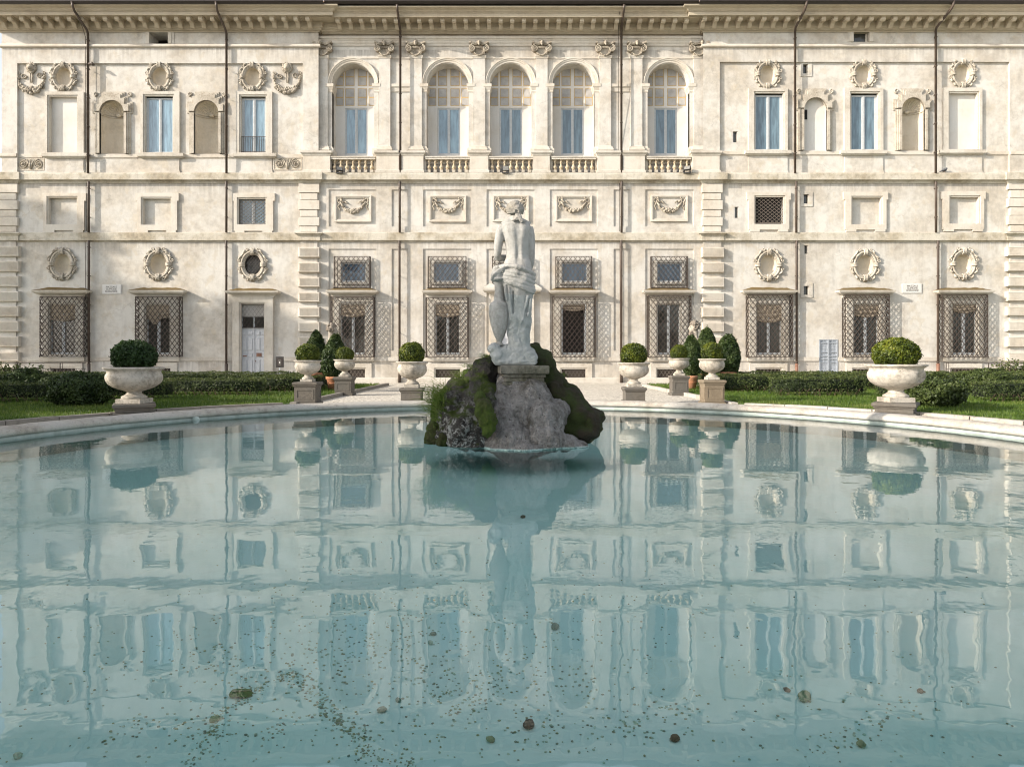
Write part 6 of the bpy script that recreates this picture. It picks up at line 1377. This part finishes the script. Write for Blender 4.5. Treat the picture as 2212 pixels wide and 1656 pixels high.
# pedestal under the statue
D0 = 11.0; t_ = thing('statue_pedestal', 'mossy moulded stone block set in the rock under the statue', 'pedestal', (.14, D0+.1, .9))
mb = MB(); xc = (1128-CX)/F*10.8; hw = .385; zt = 1.236; yc = D0+.08; V0 = MB()
V0.box(-hw, hw, -.36, .40, zt-.135, zt, 'pstone', .015); V0.box(-hw+.05, hw-.05, -.31, .35, zt-.19, zt-.136, 'pstone', .01); V0.box(-hw+.07, hw-.07, -.29, .33, zt-.26, zt-.191, 'pstone', .01); V0.box(-hw+.04, hw-.04, -.30, .34, zt-.7, zt-.261, 'pstone', .02)
ca, sa = math.cos(.13), math.sin(.13); mb.add([(xc+vx*ca-vy*sa, yc+vx*sa+vy*ca, vz) for vx, vy, vz in V0.v], V0.f, 'pstone')
M['pstone'] = stone('mossy_travertine_block', (.24, .22, .185), (.045, .045, .03), (.20, .19, .13), amt=.9, sc=3.5, pits=.6, streak=.9, bs=.9, lo=.40, hi=.6)
mb.build('block', t_)
# ------------------------------------------------------------------ the statue
random.seed(5)
def SX(zx): return (zx-480)*.001751+.043
def SZ(zy): return 3.976-.001751*zy
st = thing('statue', 'weathered white marble statue of a half-draped standing woman seen from behind, leaning on an amphora', 'statue', (.12, D0, 1.236))
def loft(mb, rows, n=40, pw=2.2, back=None, fold=None, mat='marble', dy=0):
    vs = []; fs = []
    for (zy, l, r, f_, bk) in rows:
        xl, xr = SX(l), SX(r); cx = (xl+xr)/2; a = (xr-xl)/2
        for k in range(n):
            t_ = 2*math.pi*k/n; c, s_ = math.cos(t_), math.sin(t_); ex = 2/pw
            x = cx+a*math.copysign(abs(c)**ex, c); hb = f_ if s_ > 0 else bk; y = D0+dy+hb*math.copysign(abs(s_)**ex, s_); z = SZ(zy)
            if back and s_ < 0: y += back(x, z, -s_)
            if fold: q = fold(t_, z); x += q*c; y += q*s_
            vs.append((x, y, z))
    for i in range(len(rows)-1):
        for k in range(n): j = (k+1) % n; fs.append((i*n+k, i*n+j, i*n+n+j, i*n+n+k))
    fs.append(tuple(range(n))[::-1]); fs.append(tuple((len(rows)-1)*n+k for k in range(n))); mb.add(vs, fs, mat, True)
def g_(v, c, w): return math.exp(-((v-c)/w)**2)
def backf(x, z, s_):
    xs = SX(512)+(.03*(z-SZ(450)))*-.2; k = 0
    k += .017*g_(x, xs, .028)*(1 if z < SZ(300) else max(0, 1-(z-SZ(300))/.12)) * (1 if z > SZ(640) else .4)
    for sx_ in (-1, 1):
        k -= .020*g_(x, SX(512)+sx_*.105, .06)*g_(z, SZ(350), .09); k -= .014*g_(x, SX(512)+sx_*.06, .035)*g_(z, SZ(560), .12)
    k += .018*g_(z, SZ(560), .09); return k*s_
mb = MB()
loft(mb, [(252, 420, 556, .08, .09), (262, 385, 600, .105, .11), (275, 365, 622, .12, .125), (300, 355, 636, .135, .145), (340, 362, 634, .15, .16), (380, 378, 626, .155, .16), (420, 388, 618, .15, .155), (470, 398, 610, .14, .145), (520, 403, 606, .125, .13), (555, 403, 606, .12, .128), (590, 394, 614, .13, .14), (630, 377, 630, .15, .17), (670, 368, 640, .165, .19), (740, 366, 646, .17, .20), (820, 372, 644, .16, .18)], back=backf)
mb.tube([(SX(492), D0+.02, SZ(130)), (SX(488), D0+.01, SZ(190)), (SX(486), D0-.005, SZ(235)), (SX(486), D0, SZ(275))], [.085, .082, .092, .13], 16, 'marble')
for sg, xx in ((-1, 372), (1, 618)):      # trapezius and shoulder caps
    mb.tube([(SX(486), D0, SZ(225)), (SX((486+xx)/2), D0, SZ(258)), (SX(xx), D0+.01, SZ(285))], [.06, .075, .07], 12, 'marble')
mb.tube([(SX(368), D0+.01, SZ(295)), (SX(348), D0+.0, SZ(350)), (SX(334), D0-.01, SZ(430)), (SX(325), D0-.01, SZ(500)), (SX(320), D0-.0, SZ(555)), (SX(325), D0+.03, SZ(572)), (SX(352), D0+.10, SZ(570)), (SX(392), D0+.20, SZ(558)), (SX(430), D0+.27, SZ(548))], [.072, .077, .073, .066, .060, .056, .056, .050, .036], 16, 'marble')
mb.tube([(SX(612), D0+.01, SZ(295)), (SX(626), D0+.01, SZ(360)), (SX(632), D0+.02, SZ(440)), (SX(632), D0+.04, SZ(520)), (SX(632), D0+.06, SZ(590)), (SX(626), D0+.10, SZ(630)), (SX(612), D0+.18, SZ(655)), (SX(590), D0+.26, SZ(660)), (SX(565), D0+.30, SZ(655))], [.068, .068, .066, .062, .060, .056, .05, .044, .034], 16, 'marble')
for (hx, hz, hy, sg) in ((445, 546, .30, 1), (548, 654, .32, -1)):     # hands before the body
    mb.ball((SX(hx), D0+hy, SZ(hz)), (.05, .03, .042), 'marble', 12, 9)
    for k, L in enumerate((.075, .088, .082, .062)): z0 = SZ(hz)+.030-.02*k; mb.tube([(SX(hx)+sg*.03, D0+hy, z0), (SX(hx)+sg*(.03+L*.5), D0+hy+.008, z0-.006), (SX(hx)+sg*(.03+L), D0+hy-.012, z0-.02)], [.0115, .0105, .008], 8, 'marble')
    mb.tube([(SX(hx), D0+hy-.01, SZ(hz)+.03), (SX(hx)+sg*.03, D0+hy-.03, SZ(hz)+.06), (SX(hx)+sg*.055, D0+hy-.03, SZ(hz)+.065)], [.014, .012, .009], 8, 'marble')
# head with a face turned towards the palace
hx, hz = SX(484), SZ(125)
mb.ball((hx, D0+.03, hz+.0), (.098, .125, .135), 'marble', 18, 14); mb.ball((hx-.005, D0+.07, hz-.075), (.07, .085, .075), 'marble', 14, 10); mb.ball((hx, D0+.165, hz-.02), (.017, .03, .035), 'marble', 8, 8); mb.ball((hx, D0+.14, hz-.085), (.035, .02, .014), 'marble', 8, 6); mb.ball((hx, D0+.13, hz-.13), (.03, .025, .022), 'marble', 8, 6)
for sg in (-1, 1): mb.ball((hx+sg*.04, D0+.135, hz+.01), (.02, .014, .010), 'marble', 8, 6); mb.ball((hx+sg*.098, D0+.02, hz-.02), (.014, .025, .035), 'marble', 8, 8); mb.tube([(hx+sg*.015, D0+.145, hz+.03), (hx+sg*.045, D0+.14, hz+.038), (hx+sg*.07, D0+.115, hz+.03)], .01, 6, 'marble')
me = evalmesh(mb, 'body', .0095, 3, ['marble']); displace(me, lambda c, n_: c+n_*(.0035*fbm(c, 9, 4)+.0012*fbm(c, 55, 3))); body = link('body', me, st)
mb = MB(); hy = D0+.0     # hair gathered in waves into a low knot
mb.ball((hx-.003, hy+.0, hz+.015), (.118, .135, .12), 'marble', 18, 14); mb.ball((hx+.0, hy+.02, hz+.075), (.10, .11, .06), 'marble', 14, 10)
for k in range(15):
    u = k/14; a = math.pi*(u)
    for lay in (0, 1, 2):
        r0 = (.118, .128, .112)[lay]; z0 = hz+(.045, -.0, -.045)[lay]; w = .012*math.sin(k*2.1+lay)
        xx = hx+r0*math.cos(a); yy = hy-.115*math.sin(a)+.0; mb.ball((xx, yy+.01, z0+w), (.021, .026, .024), 'marble', 8, 6, .1)
for sg in (-1, 1):
    for j in range(3):
        pts = [(hx+sg*(.125-.01*j), hy+.06, hz+.03-.03*j), (hx+sg*(.13-.01*j), hy-.03, hz-.01-.03*j), (hx+sg*(.09-.01*j), hy-.11, hz-.045-.02*j+.015), (hx+.03+sg*.02, hy-.145, hz-.055-.012*j)]; mb.tube(pts, [.02, .028, .026, .02], 8, 'marble')
mb.ball((hx+.042, hy-.115, hz-.02), (.052, .05, .05), 'marble', 12, 10, .08); mb.ball((hx+.04, hy-.10, hz-.075), (.04, .045, .035), 'marble', 12, 10, .08)
mb.tube([(SX(508), hy-.10, SZ(165)), (SX(500), hy-.11, SZ(195)), (SX(512), hy-.125, SZ(222)), (SX(530), hy-.14, SZ(238)), (SX(552), hy-.145, SZ(250)), (SX(578), hy-.135, SZ(266))], [.03, .032, .036, .034, .026, .012], 10, 'marble')
mb.tube([(SX(515), hy-.10, SZ(170)), (SX(525), hy-.115, SZ(198)), (SX(536), hy-.13, SZ(222)), (SX(520), hy-.14, SZ(246))], [.022, .026, .024, .012], 10, 'marble')
mb.tube([(SX(492), hy-.10, SZ(200)), (SX(485), hy-.125, SZ(232)), (SX(468), hy-.135, SZ(250)), (SX(450), hy-.13, SZ(247))], [.022, .022, .02, .010], 10, 'marble')
for (zx, zy) in ((500, 236), (542, 258), (514, 232)): spiral(mb, SX(zx), SZ(zy), hy-.155, .03, 0, 1.4, 1, .012, 'marble')
M['hair'] = stone('darkened_marble_hair', (.32, .30, .27), (.11, .10, .085), (.30, .27, .22), amt=.75, sc=5, streak=.2, bs=.7)
me = evalmesh(mb, 'hair', .008, 1, ['hair']); displace(me, lambda c, n_: c+n_*(.006*math.sin(c.z*150+8*nz(c, 9))*.6+.003*fbm(c, 30, 3)) if c.z > SZ(190) else c+n_*.003*fbm(c, 30, 3)); link('hair', me, st)
# drapery
mb = MB()
def fold(t_, z): return .009*math.cos(t_*7+z*4+.6)+.005*math.cos(t_*13-z*7)
loft(mb, [(800, 372, 650, .20, .20), (860, 375, 650, .20, .20), (920, 382, 645, .19, .19), (1000, 388, 636, .18, .18), (1060, 392, 634, .18, .18), (1120, 402, 634, .18, .18), (1180, 406, 634, .18, .18), (1220, 408, 622, .18, .18), (1280, 414, 614, .18, .18), (1340, 420, 618, .18, .19), (1400, 412, 630, .20, .20), (1440, 400, 650, .22, .22)], fold=fold, n=72, pw=2.3, mat='chalk')
loft(mb, [(690, 366, 640, .16, .19), (720, 355, 648, .18, .215), (780, 330, 655, .20, .23), (850, 372, 656, .19, .21), (900, 430, 650, .17, .19)], n=48)
def by(zx, extra=0):      # y on the back of the hips
    u = (zx-505)/150; return D0-.205*math.sqrt(max(.04, 1-min(1, abs(u))**2.2))-extra
for i, (y0, y1, y2, r) in enumerate(((668, 672, 735, .040), (690, 712, 775, .035), (712, 752, 812, .036), (735, 795, 850, .036), (762, 835, 880, .036), (785, 862, 902, .028))):
    pts = []
    for k in range(15):
        u = k/14; zx = 300+(652-300)*u if i < 5 else 380+(650-380)*u
        zy = (1-u)**2*y0+2*u*(1-u)*(y1)+u*u*y2 if i else (1-u)**2*(y0+10)+2*u*(1-u)*(y1-38)+u*u*y2
        pts.append((SX(zx), by(zx, .012+.006*math.sin(k*1.7+i)), SZ(zy)))
    pts = [(SX(285), D0+.02, SZ(y0+25))]+pts+[(SX(654), D0+.08, SZ(y2-6))]; mb.tube(pts, [r*.8]+[r*(1+.16*math.sin(k*.9+i*2)) for k in range(15)]+[r*.7], 10, 'marble')
mb.ball((SX(322), D0-.04, SZ(745)), (.115, .15, .10), 'marble', 16, 12); mb.ball((SX(330), D0-.05, SZ(778)), (.118, .15, .045), 'marble', 16, 12); mb.ball((SX(300), D0-.03, SZ(775)), (.075, .13, .04), 'marble', 14, 10)
for k in range(4): mb.tube([(SX(268+18*k), D0-.15+.01*k, SZ(792)), (SX(285+20*k), D0-.18, SZ(745-8*k)), (SX(330+25*k), D0-.20, SZ(700-10*k)), (SX(390+22*k), D0-.21, SZ(668))], [.018, .022, .020, .014], 8, 'marble')
mb.tube([(SX(350), D0+.0, SZ(655)), (SX(420), D0-.16, SZ(650)), (SX(500), D0-.205, SZ(668)), (SX(580), D0-.185, SZ(705)), (SX(640), D0-.05, SZ(742))], [.022, .026, .024, .024, .022], 8, 'marble')
mb.tube([(SX(395), D0-.15, SZ(830)), (SX(398), D0-.16, SZ(900)), (SX(412), D0-.15, SZ(975))], [.028, .024, .012], 8, 'marble'); mb.tube([(SX(428), D0-.17, SZ(850)), (SX(440), D0-.17, SZ(960)), (SX(450), D0-.17, SZ(1080))], [.016, .014, .01], 8, 'marble')
for (a, b_, c, d) in ((600, 930, 560, 1100), (625, 960, 600, 1120), (560, 1120, 530, 1200)): mb.tube([(SX(a), D0-.165, SZ(b_)), (SX((a+c)/2)+.01, D0-.185, SZ((b_+d)/2)), (SX(c), D0-.175, SZ(d))], [.018, .022, .012], 8, 'marble')
me = evalmesh(mb, 'drapery', .0085, 1, ['marble', 'chalk'])
def dr(c, n_):
    k = .006*fbm(c, 7, 4)+.002*fbm(c, 40, 3)
    if c.z < SZ(1000): k += .024*fbm(c, 8, 5)*min(1, (SZ(1000)-c.z)/.3)
    c2 = c+n_*k
    if c.y < D0 and SZ(1095) < c.z < SZ(890) and abs(c.x-SX(466)) < .013: c2.y += .035
    return c2
displace(me, dr)
for p_ in me.polygons: p_.material_index = 1 if p_.center.z < SZ(930)+.12*nz(p_.center, 4) else 0
link('drapery', me, st)
# amphora
mb = MB(); cx = SX(337); pr = [(46, 798), (43, 830), (41, 880), (43, 930), (50, 968), (60, 984), (84, 998), (90, 1020), (94, 1060), (93, 1110), (86, 1160), (74, 1210), (60, 1260), (44, 1305), (28, 1335), (21, 1350), (24, 1360), (36, 1372), (36, 1384)]
vs = []; fs = []; n = 36
for (r, zy) in pr[::-1]:
    sh = .012*(zy-1100)/280 if zy > 1000 else 0
    for k in range(n): a = 2*math.pi*k/n; vs.append((cx+sh+r*.001751*math.cos(a), D0-.03+r*.001751*math.sin(a), SZ(zy)))
for i in range(len(pr)-1):
    for k in range(n): j = (k+1) % n; fs.append((i*n+k, i*n+j, i*n+n+j, i*n+n+k))
fs.append(tuple(range(n))[::-1]); fs.append(tuple((len(pr)-1)*n+k for k in range(n))); mb.add(vs, fs, 'marble', True)
me = evalmesh(mb, 'amphora', .011, 2, ['marble']); displace(me, lambda c, n_: c+n_*(.004*fbm(c, 9, 4)+.0015*fbm(c, 45, 3))); link('amphora', me, st)
mb = MB(); V = [(295, 1410, -.05, .10, .16, .10), (330, 1470, -.05, .13, .2, .14), (420, 1440, -.0, .18, .2, .12), (520, 1450, 0, .22, .22, .14), (600, 1470, 0, .16, .22, .13), (645, 1500, 0, .10, .2, .09), (400, 1530, -.02, .22, .24, .08), (560, 1530, 0, .24, .24, .08)]
for (zx, zy, dy, rx, ry, rz) in V: mb.ball((SX(zx), D0+dy, SZ(zy)), (rx, ry, rz), 'chalk', 14, 10)
mb.box(SX(292), SX(672), D0-.22, D0+.25, SZ(1566), SZ(1470), 'chalk', .03); mb.box(SX(290), SX(420), D0-.20, D0+.2, SZ(1560), SZ(1415), 'chalk', .03)
me = evalmesh(mb, 'base', .012, 2, ['chalk']); displace(me, lambda c, n_: c+n_*(.030*fbm(c, 6, 6)+.006*fbm(c, 34, 3)-.02*abs(nz(c, 13))) if c.z > 1.27 else c); link('base', me, st)
# ------------------------------------------------------------------ lawn grass
def grassfield(sg, n_):
    r = np.random.rand(n_*3, 2); y = 11+21.3*(r[:, 1]**1.5); x = 6.3+22*r[:, 0]; d0 = np.hypot(x, y-KCY); fov = (x < y*.80)
    k = (d0 > 10.66) & fov; x, y = x[k][:n_], y[k][:n_]; n = len(x); x = sg*x+PCX
    h = .045*np.random.uniform(.5, 1.5, n)*(1+y/26); a = np.random.uniform(0, 6.28, n); lx = np.random.normal(0, .025, n); ly = np.random.normal(0, .025, n); w = .0035*(1+y/14)
    dx, dy = np.cos(a)*w, np.sin(a)*w; z0 = np.full(n, .07)
    vs = np.stack([np.stack([x-dx, y-dy, z0], 1), np.stack([x+dx, y+dy, z0], 1), np.stack([x+lx, y+ly, z0+h], 1)], 1).reshape(-1, 3)
    me = bpy.data.meshes.new('grass'); me.vertices.add(3*n); me.vertices.foreach_set('co', vs.ravel()); me.loops.add(3*n); me.loops.foreach_set('vertex_index', np.arange(3*n)); me.polygons.add(n); me.polygons.foreach_set('loop_start', np.arange(0, 3*n, 3)); me.polygons.foreach_set('loop_total', np.full(n, 3)); me.materials.append(M['grass']); me.update(calc_edges=True)
    at = me.attributes.new('v', 'FLOAT', 'FACE'); at.data.foreach_set('value', np.clip(np.random.beta(2, 3, n)*.75+np.array([.12+.45*noise.fractal(Vector((a_, b_*1.6, 3))*.9, 1.0, 2.0, 4) for a_, b_ in zip(x, y)]), 0, 1)); tag(link('grass', me), 'short mown grass of the %s lawn' % ('left' if sg < 0 else 'right'), 'grass', kind='stuff')
grassfield(-1, 75000); grassfield(1, 75000)
# ------------------------------------------------------------------ trees outside the picture that shade the garden and stand in the reflections
def tree(x, y, ht, cw, ch, label, n_=9000, size=.34, dens=1.0, mat='tree'):
    root = thing('garden_tree', label, 'tree', (x, y, 0)); mb = MB(); mb.tube([(x, y, 0), (x+.1, y, ht*.4), (x, y+.2, ht*.8)], [.32, .24, .10], 10, 'bark')
    cl = []
    for _ in range(int(26*dens)):
        a = random.uniform(0, 6.28); r = cw/2*math.sqrt(random.random()); z = ht-ch+ch*random.random()*(1-.35*(r/(cw/2))**2); cl.append((x+r*math.cos(a), y+r*math.sin(a), z)); mb.tube([(x, y, ht-ch*1.05), ((x+cl[-1][0])/2, (y+cl[-1][1])/2, (ht-ch+z)/2), cl[-1]], [.10, .06, .02], 5, 'bark')
    mb.build('trunk', root); cl = np.array(cl); k = np.random.randint(0, len(cl), n_); v = np.random.normal(0, 1, (n_, 3)); v /= np.linalg.norm(v, axis=1)[:, None]; P = cl[k]+v*np.array([1.25, 1.25, .75])*np.random.uniform(.5, 1, (n_, 1))
    leaves('crown', P, v, size, mat, parent=root, tilt=.8)
random.seed(11); np.random.seed(11)
for i, (x, y, ht, cw, ch) in enumerate(TREES if 'TREES' in globals() else [(-27, -7, 15.6, 9, 9), (-29, 0.5, 15.6, 9, 9.5), (-27.5, 5.0, 12.6, 6, 9.5), (-28, 11, 10.4, 6.5, 9), (-29, 17, 9.0, 6, 8), (-29.5, 22, 8.6, 5, 7.6), (-20, -14, 14, 9, 10), (-31, -14, 15, 9, 11)]):
    tree(x, y, ht, cw, ch, n_=12000, label=['broad evergreen nearest the pool outside the left of the picture', 'dense evergreen opposite the statue, outside the left of the picture', 'slimmer evergreen beyond the dense one, outside the picture', 'low evergreen level with the large left urn, outside the picture', 'low evergreen level with the left hedges, outside the picture', 'lowest evergreen near the left wing, outside the picture', 'evergreen behind the camera to the left', 'tall evergreen far behind the camera to the left'][i])
for i, (x, y, ht, cw, ch, n_) in enumerate([(-62, 21, 27, 11, 10, 5200), (-66, 17.0, 25.5, 8, 6, 2000), (-60, 24.5, 24.5, 7, 7, 2200)]):
    tree(x, y, ht, cw, ch, ['tall sparse pine far out to the left throwing dappled shade on the left wing', 'second sparse pine far out to the left', 'smaller sparse pine far out to the left'][i], n_=n_, size=.5)
for i, (x, y, ht, cw, ch) in enumerate([(-10, -46, 9, 9, 7), (3, -50, 11, 10, 8), (14, -46, 8, 9, 7), (26, -50, 12, 10, 9)]):
    tree(x, y, ht, cw, ch, ['rounded tree behind the camera, left of the middle', 'rounded tree straight behind the camera', 'small rounded tree behind the camera to the right', 'tallest tree behind the camera at the far right'][i], n_=5000, size=.45)
